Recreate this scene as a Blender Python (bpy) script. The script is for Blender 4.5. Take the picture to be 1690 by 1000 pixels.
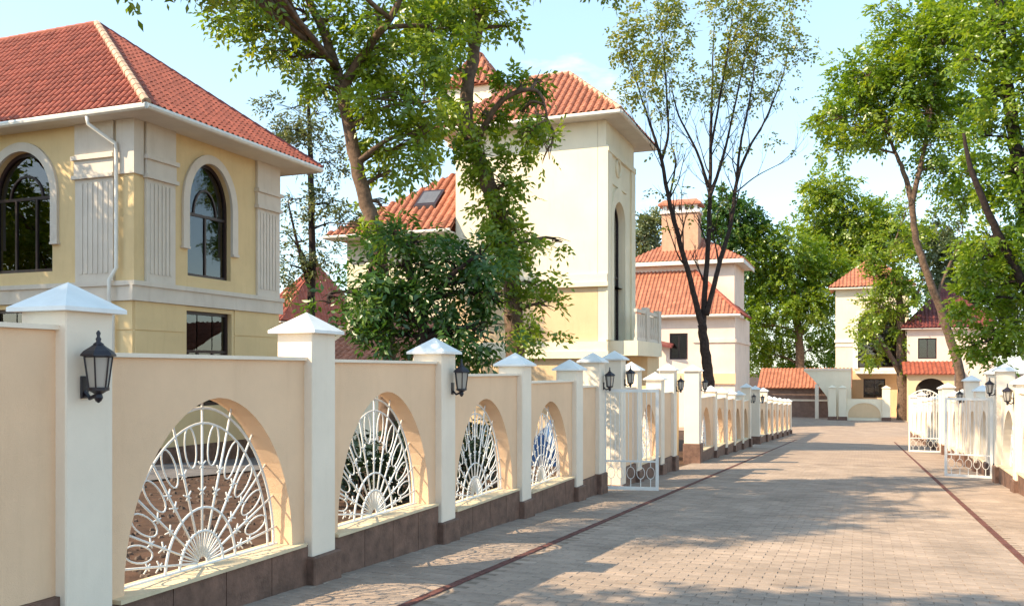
import bpy, bmesh, math, random
import numpy as np
from mathutils import Vector, Matrix
R = math.radians
for o in list(bpy.data.objects): bpy.data.objects.remove(o)
sc = bpy.context.scene
COL = sc.collection

# ------------------------------------------------------------------ camera
F, HX, HY, VPX, EYE = 1490.0, 845.0, 612.0, 1422.0, 1.5      # focal length, principal column, horizon row, road vanishing column
ANG = math.atan((VPX-HX)/F); CA, SA = math.cos(ANG), math.sin(ANG)
cam = bpy.data.cameras.new('camera'); cam_o = bpy.data.objects.new('camera', cam); COL.objects.link(cam_o)
cam.sensor_width = 36.0; cam.lens = 36.0*F/1690.0
cam.shift_y = (HY-500.0)/1690.0
cam.clip_start = 0.05; cam.clip_end = 3000
cam_o.location = (0, 0, EYE); cam_o.rotation_euler = (R(90), 0, ANG)
sc.camera = cam_o

# ------------------------------------------------------------------ sky, sun, exposure
SUN_AZ, SUN_EL = 50.0, 40.0          # azimuth: from straight behind the road direction towards the left
S = Vector((-math.sin(R(SUN_AZ))*math.cos(R(SUN_EL)), -math.cos(R(SUN_AZ))*math.cos(R(SUN_EL)), math.sin(R(SUN_EL))))
sun = bpy.data.lights.new('sun', 'SUN'); sun.energy = 3.9; sun.angle = R(0.5); sun.color = (1.0, 0.80, 0.54)
sun_o = bpy.data.objects.new('sun', sun); COL.objects.link(sun_o)
sun_o.rotation_euler = S.to_track_quat('Z', 'Y').to_euler()
w = bpy.data.worlds.new('World'); sc.world = w; w.use_nodes = True
nt = w.node_tree; N = nt.nodes; L = nt.links
bg = N['Background']
sky = N.new('ShaderNodeTexSky'); sky.sky_type = 'NISHITA'; sky.sun_disc = False
sky.sun_elevation = R(SUN_EL); sky.sun_rotation = math.atan2(S.x, S.y)
sky.air_density = 1.0; sky.dust_density = 0.6; sky.ozone_density = 0.6
tc = N.new('ShaderNodeTexCoord')
mp = N.new('ShaderNodeMapping'); mp.inputs['Scale'].default_value = (2.2, 2.2, 6.0); mp.inputs['Location'].default_value = (0.35, 0.1, 0.22)
L.new(tc.outputs['Generated'], mp.inputs['Vector'])
no = N.new('ShaderNodeTexNoise'); no.inputs['Scale'].default_value = 1.5; no.inputs['Detail'].default_value = 7; no.inputs['Roughness'].default_value = 0.55
L.new(mp.outputs['Vector'], no.inputs['Vector'])
rp = N.new('ShaderNodeValToRGB'); rp.color_ramp.elements[0].position = 0.62; rp.color_ramp.elements[1].position = 0.86; rp.color_ramp.elements[1].color = (0.7, 0.7, 0.7, 1)
L.new(no.outputs['Fac'], rp.inputs['Fac'])
mx = N.new('ShaderNodeMixRGB'); mx.inputs['Color2'].default_value = (9.0, 8.8, 8.4, 1)
L.new(sky.outputs['Color'], mx.inputs['Color1']); L.new(rp.outputs['Color'], mx.inputs['Fac'])
hz = N.new('ShaderNodeMixRGB'); hz.inputs['Fac'].default_value = 0.30; hz.inputs['Color2'].default_value = (2.8, 4.1, 4.4, 1)   # thin even veil of cirrus
L.new(sky.outputs['Color'], hz.inputs['Color1']); L.new(hz.outputs['Color'], mx.inputs['Color1'])
L.new(mx.outputs['Color'], bg.inputs['Color']); bg.inputs['Strength'].default_value = 0.15
vs = sc.view_settings; vs.view_transform = 'Standard'; vs.look = 'None'; vs.gamma = 1.0; vs.use_curve_mapping = False
vs.exposure = 1.22

# ------------------------------------------------------------------ pixel helpers (a pixel gives a direction only)
def atz(px, py, z):
    x = (px-HX)/F*z
    return Vector((-z*SA+x*CA, z*CA+x*SA, EYE+(HY-py)*z/F))
def on_x(px, py, X):
    t = (px-HX)/F; Y = (-t*X*SA-X*CA)/(SA-t*CA); z = Y*CA-X*SA
    return Vector((X, Y, EYE+(HY-py)*z/F))
def on_y(px, py, Y):
    t = (px-HX)/F; X = (t*Y*CA-Y*SA)/(CA+t*SA); z = Y*CA-X*SA
    return Vector((X, Y, EYE+(HY-py)*z/F))
def depth(p): return p[1]*CA-p[0]*SA
def ground(y):                                  # the street falls away from the camera, then levels out
    if y < -30: return 1.275
    if y < 58: return -0.0425*y
    if y < 64: t = (y-58)/6; return -2.465-0.0425*6*(t-0.5*t*t)
    return -2.5925

# ------------------------------------------------------------------ materials
def new_mat(name):
    m = bpy.data.materials.new(name); m.use_nodes = True
    return m, m.node_tree.nodes, m.node_tree.links, m.node_tree.nodes['Principled BSDF']
def mat(name, col, rough=0.8, var=0.12, scale=3.0, bump=0.0, bscale=60.0, stain=0.0, metal=0.0, spec=0.3, col2=None, isl=0.0):
    m, n, l, b = new_mat(name)
    b.inputs['Roughness'].default_value = rough; b.inputs['Metallic'].default_value = metal
    b.inputs['Specular IOR Level'].default_value = spec
    tc = n.new('ShaderNodeTexCoord')
    nz = n.new('ShaderNodeTexNoise'); nz.inputs['Scale'].default_value = scale; nz.inputs['Detail'].default_value = 8; nz.inputs['Roughness'].default_value = 0.62
    l.new(tc.outputs['Object'], nz.inputs['Vector'])
    rp = n.new('ShaderNodeValToRGB'); e = rp.color_ramp.elements
    c2 = col2 or tuple(c*(1-var*2.2) for c in col)
    e[0].position = 0.3; e[1].position = 0.68; e[0].color = (*c2, 1); e[1].color = (*[min(1, c*(1+var*0.3)) for c in col], 1)
    l.new(nz.outputs['Fac'], rp.inputs['Fac']); out = rp.outputs['Color']
    if stain > 0:
        mp = n.new('ShaderNodeMapping'); mp.inputs['Scale'].default_value = (2.6, 2.6, 0.35); l.new(tc.outputs['Object'], mp.inputs['Vector'])
        n2 = n.new('ShaderNodeTexNoise'); n2.inputs['Scale'].default_value = 2.2; n2.inputs['Detail'].default_value = 9; n2.inputs['Roughness'].default_value = 0.7
        l.new(mp.outputs['Vector'], n2.inputs['Vector'])
        r2 = n.new('ShaderNodeValToRGB'); r2.color_ramp.elements[0].position = 0.52; r2.color_ramp.elements[1].position = 0.8
        r2.color_ramp.elements[0].color = (0, 0, 0, 1); r2.color_ramp.elements[1].color = (stain, stain, stain, 1)
        l.new(n2.outputs['Fac'], r2.inputs['Fac'])
        mm = n.new('ShaderNodeMixRGB'); mm.blend_type = 'MULTIPLY'; mm.inputs['Color2'].default_value = (0.62, 0.54, 0.46, 1)
        l.new(r2.outputs['Color'], mm.inputs['Fac']); l.new(out, mm.inputs['Color1']); out = mm.outputs['Color']
    if isl > 0:
        g = n.new('ShaderNodeNewGeometry'); oi = n.new('ShaderNodeObjectInfo')
        ad = n.new('ShaderNodeMath'); ad.operation = 'ADD'; l.new(g.outputs['Random Per Island'], ad.inputs[0]); l.new(oi.outputs['Random'], ad.inputs[1])
        fr = n.new('ShaderNodeMath'); fr.operation = 'FRACT'; l.new(ad.outputs[0], fr.inputs[0])
        mr = n.new('ShaderNodeMapRange'); mr.inputs['To Min'].default_value = 1-isl; mr.inputs['To Max'].default_value = 1+isl*0.6
        l.new(fr.outputs[0], mr.inputs['Value'])
        mm = n.new('ShaderNodeMixRGB'); mm.blend_type = 'MULTIPLY'; mm.inputs['Fac'].default_value = 1
        l.new(out, mm.inputs['Color1']); l.new(mr.outputs['Result'], mm.inputs['Color2']); out = mm.outputs['Color']
    l.new(out, b.inputs['Base Color'])
    if bump > 0:
        nb = n.new('ShaderNodeTexNoise'); nb.inputs['Scale'].default_value = bscale; nb.inputs['Detail'].default_value = 6
        l.new(tc.outputs['Object'], nb.inputs['Vector'])
        bp = n.new('ShaderNodeBump'); bp.inputs['Strength'].default_value = bump; bp.inputs['Distance'].default_value = 0.01
        l.new(nb.outputs['Fac'], bp.inputs['Height']); l.new(bp.outputs['Normal'], b.inputs['Normal'])
    return m
M = {}
M['peach'] = mat('peach_stucco', (0.84, 0.575, 0.37), 0.9, 0.05, 1.2, 0.35, 140, 0.22)
M['cream'] = mat('cream_paint', (0.86, 0.745, 0.605), 0.85, 0.045, 1.5, 0.22, 110, 0.2)
M['cap'] = mat('cap_white_metal', (0.80, 0.81, 0.80), 0.45, 0.06, 3, 0.1, 40, 0.25)
M['cap_stone'] = mat('cap_white_stone', (0.82, 0.81, 0.78), 0.75, 0.06, 3, 0.2, 60, 0.35)
M['granite'] = mat('brown_stone_cladding', (0.20, 0.112, 0.080), 0.65, 0.25, 7, 0.5, 45, 0.3, spec=0.4)
M['sill'] = mat('sill_cream', (0.74, 0.60, 0.40), 0.85, 0.1, 5, 0.3, 80, 0.4)
M['iron'] = mat('white_iron', (0.80, 0.79, 0.76), 0.45, 0.06, 9, 0.12, 90, 0.3)
M['black'] = mat('black_iron', (0.018, 0.013, 0.022), 0.42, 0.25, 14, 0.1, 60, spec=0.5)
M['yellow'] = mat('yellow_stucco', (0.74, 0.56, 0.31), 0.9, 0.05, 0.9, 0.3, 120, 0.25)
M['trim'] = mat('stone_trim', (0.68, 0.61, 0.53), 0.85, 0.05, 1.6, 0.25, 90, 0.28)
M['ivory'] = mat('ivory_stucco', (0.86, 0.77, 0.59), 0.9, 0.05, 0.7, 0.3, 90, 0.2)
M['sand'] = mat('sand_stucco', (0.74, 0.54, 0.33), 0.9, 0.05, 0.8, 0.3, 90, 0.22)
M['pale'] = mat('pale_pink_stucco', (0.78, 0.63, 0.53), 0.9, 0.06, 0.8, 0.3, 90, 0.22)
M['white'] = mat('white_paint', (0.82, 0.80, 0.76), 0.6, 0.06, 3, 0.1, 60, 0.25)
M['tile'] = mat('clay_roof_tile', (0.36, 0.098, 0.060), 0.62, 0.14, 2.2, 0.3, 50, 0.25, isl=0.22)
M['tile_orange'] = mat('orange_roof_tile', (0.45, 0.175, 0.105), 0.62, 0.14, 2.2, 0.3, 50, 0.25, isl=0.2)
M['tile_dark'] = mat('dark_red_roof_tile', (0.17, 0.045, 0.042), 0.6, 0.14, 2.2, 0.3, 50, 0.2, isl=0.2)
M['ridge'] = mat('ridge_mortar', (0.56, 0.38, 0.27), 0.8, 0.15, 8, 0.3, 60, isl=0.15)
M['wframe'] = mat('window_frame_brown', (0.030, 0.014, 0.016), 0.4, 0.15, 12, spec=0.5)
M['dark'] = mat('dark_interior', (0.05, 0.04, 0.035), 0.9, 0.2, 2)
M['soffit'] = mat('soffit_white', (0.70, 0.66, 0.60), 0.8, 0.05, 2, 0.05)
M['gutter'] = mat('gutter_white', (0.78, 0.76, 0.71), 0.4, 0.05, 4, 0, stain=0.3)
M['bark'] = mat('brown_bark', (0.19, 0.125, 0.088), 0.95, 0.3, 9, 1.0, 26, 0.3)
M['bark_dark'] = mat('dark_bark', (0.050, 0.035, 0.031), 0.95, 0.3, 9, 0.9, 26)
M['bark_pale'] = mat('grey_bark', (0.20, 0.15, 0.115), 0.95, 0.3, 9, 1.0, 22, 0.3)
M['soil'] = mat('brown_soil', (0.100, 0.054, 0.034), 1.0, 0.34, 2.6, 1.0, 22, 0.0)
M['slab'] = mat('grey_paving', (0.19, 0.18, 0.185), 0.9, 0.15, 2.5, 0.5, 40, isl=0.15)
M['redbrick'] = mat('red_brick_strip', (0.150, 0.060, 0.050), 0.85, 0.2, 10, 0.5, 60, isl=0.2)
M['paver'] = mat('paver_block', (0.385, 0.300, 0.240), 0.9, 0.16, 1.3, 0.5, 70, isl=0.13)
M['joint'] = mat('paver_joint_sand', (0.27, 0.21, 0.16), 1.0, 0.2, 6, 0.4, 80)
M['brickwall'] = mat('pale_brick', (0.60, 0.36, 0.24), 0.9, 0.1, 3, 0.5, 40, isl=0.12)
M['rail'] = mat('maroon_paint', (0.20, 0.055, 0.05), 0.5, 0.1, 5)
M['tarp'] = mat('blue_tarpaulin', (0.035, 0.10, 0.24), 0.5, 0.2, 4, 0.5, 12)
M['brownwall'] = mat('brown_wall', (0.26, 0.17, 0.135), 0.9, 0.15, 2.5, 0.4, 30, 0.3)

def glass_mat():
    m, n, l, b = new_mat('window_glass')
    out = n['Material Output']; n.remove(b)
    tr = n.new('ShaderNodeBsdfTransparent'); tr.inputs['Color'].default_value = (0.42, 0.42, 0.43, 1)
    gl = n.new('ShaderNodeBsdfGlossy'); gl.inputs['Roughness'].default_value = 0.02; gl.inputs['Color'].default_value = (0.95, 0.95, 0.95, 1)
    fr = n.new('ShaderNodeFresnel'); fr.inputs['IOR'].default_value = 1.75
    nz = n.new('ShaderNodeTexNoise'); nz.inputs['Scale'].default_value = 1.1; tc = n.new('ShaderNodeTexCoord'); l.new(tc.outputs['Object'], nz.inputs['Vector'])
    bp = n.new('ShaderNodeBump'); bp.inputs['Strength'].default_value = 0.05; bp.inputs['Distance'].default_value = 0.1
    l.new(nz.outputs['Fac'], bp.inputs['Height']); l.new(bp.outputs['Normal'], gl.inputs['Normal'])
    mx = n.new('ShaderNodeMixShader'); l.new(fr.outputs[0], mx.inputs[0]); l.new(tr.outputs[0], mx.inputs[1]); l.new(gl.outputs[0], mx.inputs[2])
    l.new(mx.outputs[0], out.inputs['Surface']); return m
M['glass'] = glass_mat()
def lampglass_mat():
    m, n, l, b = new_mat('frosted_lamp_glass')
    out = n['Material Output']; n.remove(b)
    d = n.new('ShaderNodeBsdfDiffuse'); d.inputs['Color'].default_value = (0.62, 0.60, 0.56, 1)
    t = n.new('ShaderNodeBsdfTranslucent'); t.inputs['Color'].default_value = (0.8, 0.76, 0.68, 1)
    g = n.new('ShaderNodeBsdfGlossy'); g.inputs['Roughness'].default_value = 0.15
    a = n.new('ShaderNodeMixShader'); a.inputs[0].default_value = 0.5; l.new(d.outputs[0], a.inputs[1]); l.new(t.outputs[0], a.inputs[2])
    c = n.new('ShaderNodeMixShader'); c.inputs[0].default_value = 0.08; l.new(a.outputs[0], c.inputs[1]); l.new(g.outputs[0], c.inputs[2])
    l.new(c.outputs[0], out.inputs['Surface']); return m
M['lampglass'] = lampglass_mat()
def leaf_mat(name, c0, c1, c2, trans=0.38):
    m, n, l, b = new_mat(name)
    out = n['Material Output']; n.remove(b)
    at = n.new('ShaderNodeAttribute'); at.attribute_name = 'tint'
    rp = n.new('ShaderNodeValToRGB'); e = rp.color_ramp.elements; e[0].color = (*c0, 1); e[1].color = (*c2, 1)
    k = e.new(0.55); k.color = (*c1, 1); l.new(at.outputs['Fac'], rp.inputs['Fac'])
    d = n.new('ShaderNodeBsdfDiffuse'); l.new(rp.outputs['Color'], d.inputs['Color'])
    t = n.new('ShaderNodeBsdfTranslucent')
    br = n.new('ShaderNodeMixRGB'); br.blend_type = 'MULTIPLY'; br.inputs['Fac'].default_value = 1; br.inputs['Color2'].default_value = (1.5, 1.45, 0.6, 1)
    l.new(rp.outputs['Color'], br.inputs['Color1']); l.new(br.outputs['Color'], t.inputs['Color'])
    g = n.new('ShaderNodeBsdfGlossy'); g.inputs['Roughness'].default_value = 0.35; g.inputs['Color'].default_value = (0.8, 0.85, 0.8, 1)
    a = n.new('ShaderNodeMixShader'); a.inputs[0].default_value = trans; l.new(d.outputs[0], a.inputs[1]); l.new(t.outputs[0], a.inputs[2])
    c = n.new('ShaderNodeMixShader'); c.inputs[0].default_value = 0.05; l.new(a.outputs[0], c.inputs[1]); l.new(g.outputs[0], c.inputs[2])
    l.new(c.outputs[0], out.inputs['Surface']); return m
M['leaf_fresh'] = leaf_mat('leaf_fresh', (0.085, 0.160, 0.016), (0.20, 0.285, 0.028), (0.33, 0.37, 0.040), 0.48)
M['leaf_deep'] = leaf_mat('leaf_deep', (0.026, 0.075, 0.020), (0.058, 0.135, 0.026), (0.14, 0.21, 0.034), 0.35)
M['leaf_olive'] = leaf_mat('leaf_olive', (0.095, 0.145, 0.030), (0.19, 0.225, 0.040), (0.32, 0.28, 0.050), 0.45)
M['leaf_lime'] = leaf_mat('leaf_lime', (0.085, 0.165, 0.016), (0.185, 0.285, 0.024), (0.31, 0.35, 0.034), 0.5)
M['leaf_grey'] = leaf_mat('leaf_grey', (0.065, 0.100, 0.050), (0.120, 0.150, 0.066), (0.21, 0.19, 0.08), 0.35)
M['leaf_shade'] = leaf_mat('leaf_shade', (0.010, 0.022, 0.014), (0.018, 0.036, 0.020), (0.035, 0.06, 0.028), 0.15)  # shade behind the grilles put into the leaf colour
M['grass'] = leaf_mat('grass_blade', (0.05, 0.075, 0.018), (0.09, 0.11, 0.025), (0.17, 0.14, 0.05), 0.3)

# ------------------------------------------------------------------ mesh builder
def cross_frame(e, n, org): return lambda a, o, z: (org[0]+e[0]*a+n[0]*o, org[1]+e[1]*a+n[1]*o, org[2]+z)
class MB:
    def __init__(s, fr=None): s.v = []; s.f = []; s.fr = fr or (lambda a, o, z: (a, o, z))
    def add(s, pts, faces):
        k = len(s.v); s.v += [s.fr(*p) for p in pts]; s.f += [tuple(i+k for i in f) for f in faces]; return s
    def box(s, a0, a1, o0, o1, z0, z1):
        return s.add([(a0,o0,z0),(a1,o0,z0),(a1,o1,z0),(a0,o1,z0),(a0,o0,z1),(a1,o0,z1),(a1,o1,z1),(a0,o1,z1)],
                     [(0,3,2,1),(4,5,6,7),(0,1,5,4),(1,2,6,5),(2,3,7,6),(3,0,4,7)])
    def cbox(s, a0, a1, o0, o1, z0, z1, c=0.012):            # box with small chamfers
        def ring(d, z): return [(a0+d,o0,z),(a1-d,o0,z),(a1,o0+d,z),(a1,o1-d,z),(a1-d,o1,z),(a0+d,o1,z),(a0,o1-d,z),(a0,o0+d,z)]
        def inn(z): return [(a0+c,o0+c,z),(a1-c,o0+c,z),(a1-c,o0+c,z),(a1-c,o1-c,z),(a1-c,o1-c,z),(a0+c,o1-c,z),(a0+c,o1-c,z),(a0+c,o0+c,z)]
        k = 8; P = ring(c, z0)+ring(c, z1-c)+[(a0+c,o0+c,z1),(a1-c,o0+c,z1),(a1-c,o1-c,z1),(a0+c,o1-c,z1)]
        fs = [tuple(range(7,-1,-1))]+[(i,(i+1)%8,8+(i+1)%8,8+i) for i in range(8)]
        fs += [(16,17,18,19),(8,9,17,16),(9,10,17),(10,11,18,17),(11,12,18),(12,13,19,18),(13,14,19),(14,15,16,19),(15,8,16)]
        return s.add(P, fs)
    def prism(s, poly, o0, o1):                              # poly in (a, z)
        n = len(poly); P = [(a,o0,z) for a,z in poly]+[(a,o1,z) for a,z in poly]
        return s.add(P, [tuple(range(n)), tuple(range(2*n-1,n-1,-1))]+[(i,(i+1)%n,n+(i+1)%n,n+i) for i in range(n)])
    def ring(s, outer, inner, o0, o1, closed=True):
        n = len(outer); P = [(a,o0,z) for a,z in outer]+[(a,o0,z) for a,z in inner]+[(a,o1,z) for a,z in outer]+[(a,o1,z) for a,z in inner]
        fs = []
        for i in range(n if closed else n-1):
            j = (i+1)%n; fs += [(i,j,n+j,n+i),(2*n+i,3*n+i,3*n+j,2*n+j),(i,2*n+i,2*n+j,j),(n+i,n+j,3*n+j,3*n+i)]
        if not closed: fs += [(0,n,3*n,2*n),(n-1,3*n-1,4*n-1,2*n-1)]
        return s.add(P, fs)
    def frus(s, a0, a1, o0, o1, z0, z1, ins):                # pyramid or frustum
        if ins is None:
            am, om = (a0+a1)/2, (o0+o1)/2
            return s.add([(a0,o0,z0),(a1,o0,z0),(a1,o1,z0),(a0,o1,z0),(am,om,z1)], [(0,3,2,1),(0,1,4),(1,2,4),(2,3,4),(3,0,4)])
        i = ins
        return s.add([(a0,o0,z0),(a1,o0,z0),(a1,o1,z0),(a0,o1,z0),(a0+i,o0+i,z1),(a1-i,o0+i,z1),(a1-i,o1-i,z1),(a0+i,o1-i,z1)],
                     [(0,3,2,1),(4,5,6,7),(0,1,5,4),(1,2,6,5),(2,3,7,6),(3,0,4,7)])
    def tube(s, pts, rad, n=6, closed=False, cap=True):
        pts = [Vector(p) for p in pts]; m = len(pts)
        if not hasattr(rad, '__len__'): rad = [rad]*m
        up = Vector((0.13, 0.21, 0.97)); P = []; prev = None
        for i in range(m):
            d = (pts[(i+1)%m]-pts[i-1]) if closed else pts[min(i+1,m-1)]-pts[max(i-1,0)]
            if d.length < 1e-9: d = Vector((0,0,1))
            d.normalize()
            if prev is None:
                ref = up if abs(d.dot(up)) < 0.9 else Vector((1,0,0)); u = d.cross(ref).normalized()
            else:
                u = prev-d*prev.dot(d)
                u = u.normalized() if u.length > 1e-6 else d.cross(up).normalized()
            prev = u; v = d.cross(u)
            for k in range(n):
                t = 2*math.pi*k/n; q = pts[i]+(u*math.cos(t)+v*math.sin(t))*rad[i]; P.append(tuple(q))
        fs = []
        for i in range(m if closed else m-1):
            j = (i+1)%m
            for k in range(n): fs.append((i*n+k, i*n+(k+1)%n, j*n+(k+1)%n, j*n+k))
        if cap and not closed: fs += [tuple(range(n-1,-1,-1)), tuple(range((m-1)*n, m*n))]
        return s.add(P, fs)
    def lathe(s, c, prof, n=12):                              # prof: (radius, z)
        P = []; fs = []; m = len(prof)
        for r, z in prof:
            for k in range(n): t = 2*math.pi*(k+0.5)/n; P.append((c[0]+r*math.cos(t), c[1]+r*math.sin(t), c[2]+z))
        for i in range(m-1):
            for k in range(n): fs.append((i*n+k, i*n+(k+1)%n, (i+1)*n+(k+1)%n, (i+1)*n+k))
        fs += [tuple(range(n-1,-1,-1)), tuple(range((m-1)*n, m*n))]
        return s.add(P, fs)
    def build(s, name, m, parent=None, smooth=False, recalc=True, kind=None):
        me = bpy.data.meshes.new(name); off = Vector((0,0,0)); p = parent
        while p is not None: off += p.location; p = p.parent
        me.from_pydata([(x-off.x, y-off.y, z-off.z) for x,y,z in s.v], [], s.f)
        if recalc:
            b = bmesh.new(); b.from_mesh(me); bmesh.ops.recalc_face_normals(b, faces=b.faces[:]); b.to_mesh(me); b.free()
        if smooth: me.polygons.foreach_set('use_smooth', [True]*len(me.polygons))
        me.materials.append(M[m] if isinstance(m, str) else m)
        o = bpy.data.objects.new(name, me); COL.objects.link(o)
        if parent is not None: o.parent = parent
        if kind: o['kind'] = kind
        return o
def thing(name, label, cat, loc, group=None):
    o = bpy.data.objects.new(name, None); COL.objects.link(o); o.location = loc; o.empty_display_size = 0.2
    o['label'] = label; o['category'] = cat
    if group: o['group'] = group
    return o
def tag(o, label, cat, group=None):
    o['label'] = label; o['category'] = cat
    if group: o['group'] = group
    return o
def struct(o): o['kind'] = 'structure'; return o
def arch(c, hw, z0, zs, zt, n=20, pw=2.0):                   # outline of an arched opening, from bottom left round to bottom right
    pts = [(c-hw, z0)]
    for i in range(n+1):
        t = math.pi*(1-i/n); x = math.cos(t)
        pts.append((c+hw*x, zs+(zt-zs)*max(0, 1-abs(x)**pw)**0.5))
    pts.append((c+hw, z0)); return pts

# ================================================================== THE SETTING
XL, XR = -4.25, 2.75              # road faces of the left and right wall pillars
g = MB(); ys = [-30, -10, 0, 10, 20, 30, 40, 50, 58, 60, 62, 64, 120, 300, 1500]; xs = [-900, -200, -60, -30, -15, -8, -4.4, 2.9, 8, 15, 30, 60, 200, 900]
for y in ys:
    for x in xs: g.v.append((x, y, ground(y)-0.03))
nx = len(xs)
for j in range(len(ys)-1):
    for i in range(nx-1): g.f.append((j*nx+i, j*nx+i+1, (j+1)*nx+i+1, (j+1)*nx+i))
struct(g.build('ground', 'soil'))
# road bed (joint sand), paver field and drains
def strip(x0, x1, y0, y1, dz, name, m, parent=None):
    b = MB(); yy = [y0]+[y for y in (10, 20, 30, 40, 50, 58, 60, 62, 64) if y0 < y < y1]+[y1]
    for i, y in enumerate(yy):
        b.v += [(x0, y, ground(y)+dz), (x1, y, ground(y)+dz)]
        if i: b.f.append((2*i-2, 2*i-1, 2*i+1, 2*i))
    return b.build(name, m, parent, recalc=False)
def road_mat():
    m, n, l, b = new_mat('paver_road')
    b.inputs['Roughness'].default_value = 0.9; b.inputs['Specular IOR Level'].default_value = 0.3
    tc = n.new('ShaderNodeTexCoord')
    br = n.new('ShaderNodeTexBrick'); br.inputs['Scale'].default_value = 1.0; br.inputs['Brick Width'].default_value = 0.21; br.inputs['Row Height'].default_value = 0.105
    br.inputs['Mortar Size'].default_value = 0.006; br.inputs['Color1'].default_value = (0.405, 0.315, 0.252, 1); br.inputs['Color2'].default_value = (0.34, 0.262, 0.208, 1); br.inputs['Mortar'].default_value = (0.26, 0.20, 0.155, 1)
    l.new(tc.outputs['Object'], br.inputs['Vector'])
    nz = n.new('ShaderNodeTexNoise'); nz.inputs['Scale'].default_value = 1.3; nz.inputs['Detail'].default_value = 8; l.new(tc.outputs['Object'], nz.inputs['Vector'])
    rp = n.new('ShaderNodeValToRGB'); rp.color_ramp.elements[0].position = 0.3; rp.color_ramp.elements[1].position = 0.7
    rp.color_ramp.elements[0].color = (0.78, 0.76, 0.76, 1); rp.color_ramp.elements[1].color = (1.1, 1.08, 1.05, 1); l.new(nz.outputs['Fac'], rp.inputs['Fac'])
    mm = n.new('ShaderNodeMixRGB'); mm.blend_type = 'MULTIPLY'; mm.inputs['Fac'].default_value = 1
    l.new(br.outputs['Color'], mm.inputs['Color1']); l.new(rp.outputs['Color'], mm.inputs['Color2']); l.new(mm.outputs['Color'], b.inputs['Base Color'])
    bp = n.new('ShaderNodeBump'); bp.inputs['Strength'].default_value = 0.6; bp.inputs['Distance'].default_value = 0.006; bp.invert = True
    l.new(br.outputs['Fac'], bp.inputs['Height']); l.new(bp.outputs['Normal'], b.inputs['Normal'])
    return m
M['road'] = road_mat()
road = struct(strip(XL-0.2, XR+0.2, -25, 5.0, 0.0, 'road', 'road'))
PY0, PY1 = 5.0, 27.2
bed = struct(strip(XL-0.2, XR+0.2, PY0, PY1, -0.0048, 'road_bed', 'joint'))
struct(strip(XL-0.2, XR+0.2, PY1, 96, 0.0, 'road_beyond', 'road'))
struct(strip(-24, XL-0.2, 62, 96, -0.006, 'forecourt_paving', 'road'))
struct(strip(XR+0.2, 20, 62, 96, -0.006, 'forecourt_paving', 'road'))
DL, DR = -3.20, 1.56               # the two red drain lines
rnd = random.Random(3)
cand = []
pw, ph = 0.21, 0.105
for j in range(int((PY1-PY0)/ph)):
    y = PY0+(j+0.5)*ph
    x = XL-0.15+(pw/2 if j % 2 else 0)
    while x < XR+0.15:
        x0, x1 = x, x+pw-0.004; x += pw
        for a, b_ in ((DL-0.042, DL+0.042), (DR-0.042, DR+0.042)):
            if x0 < a < x1 < b_+0.2 and x1 > a: x1 = min(x1, a-0.004)
            if x0 < b_ < x1: x0 = max(x0, b_+0.004)
        inside = any(x0 >= a-0.001 and x1 <= b_+0.001 for a, b_ in ((DL-0.042, DL+0.042), (DR-0.042, DR+0.042)))
        if inside or x1-x0 < 0.03: continue
        cand.append((x0, x1, y))
def seen(p):
    z = depth(p); x = p[1]*SA+p[0]*CA
    if z < 0.5: return False
    px = HX+F*x/z; py = HY-F*(p[2]-EYE)/z
    return -10 < px < 1700 and py < 1012
vis = sorted([c for c in cand if seen(((c[0]+c[1])/2, c[2], ground(c[2]))) and c[1]-c[0] > 0.19], key=lambda c: depth(((c[0]+c[1])/2, c[2])))[:300]
visset = set(vis)
def paver_pts(x0, x1, y, dz, tilt):
    hy = ph/2-0.002; c = 0.003; z = ground(y)+dz; zt = lambda yy: z-0.0425*(yy-y)
    o = [(x0,y-hy),(x1,y-hy),(x1,y+hy),(x0,y+hy)]; i = [(x0+c,y-hy+c),(x1-c,y-hy+c),(x1-c,y+hy-c),(x0+c,y+hy-c)]
    return [(a,b,zt(b)-0.03) for a,b in o]+[(a,b,zt(b)-0.004) for a,b in o]+[(a,b,zt(b)) for a,b in i]
PF = [(0,1,5,4),(1,2,6,5),(2,3,7,6),(3,0,4,7),(4,5,9,8),(5,6,10,9),(6,7,11,10),(7,4,8,11),(8,9,10,11)]
pm = MB(); 
pm_me = bpy.data.meshes.new('paver'); w_ = (pw-0.004)/2
base = paver_pts(-w_, w_, 0, 0, 0); pm_me.from_pydata(base, [], PF); pm_me.materials.append(M['paver'])
for c in cand:
    dz = rnd.uniform(-0.003, 0.003)
    if c in visset and abs((c[1]-c[0])-(pw-0.004)) < 1e-4:
        o = bpy.data.objects.new('paver', pm_me); COL.objects.link(o); o.parent = bed
        o.location = ((c[0]+c[1])/2, c[2], ground(c[2])+dz); o.rotation_euler = (rnd.uniform(-.012, .012), rnd.uniform(-.008, .008), rnd.uniform(-.006, .006))
    else:
        pm.add(paver_pts(c[0], c[1], c[2], dz, 0), PF)
pm.build('paver_field', 'paver', bed, recalc=False, kind='stuff')
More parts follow.
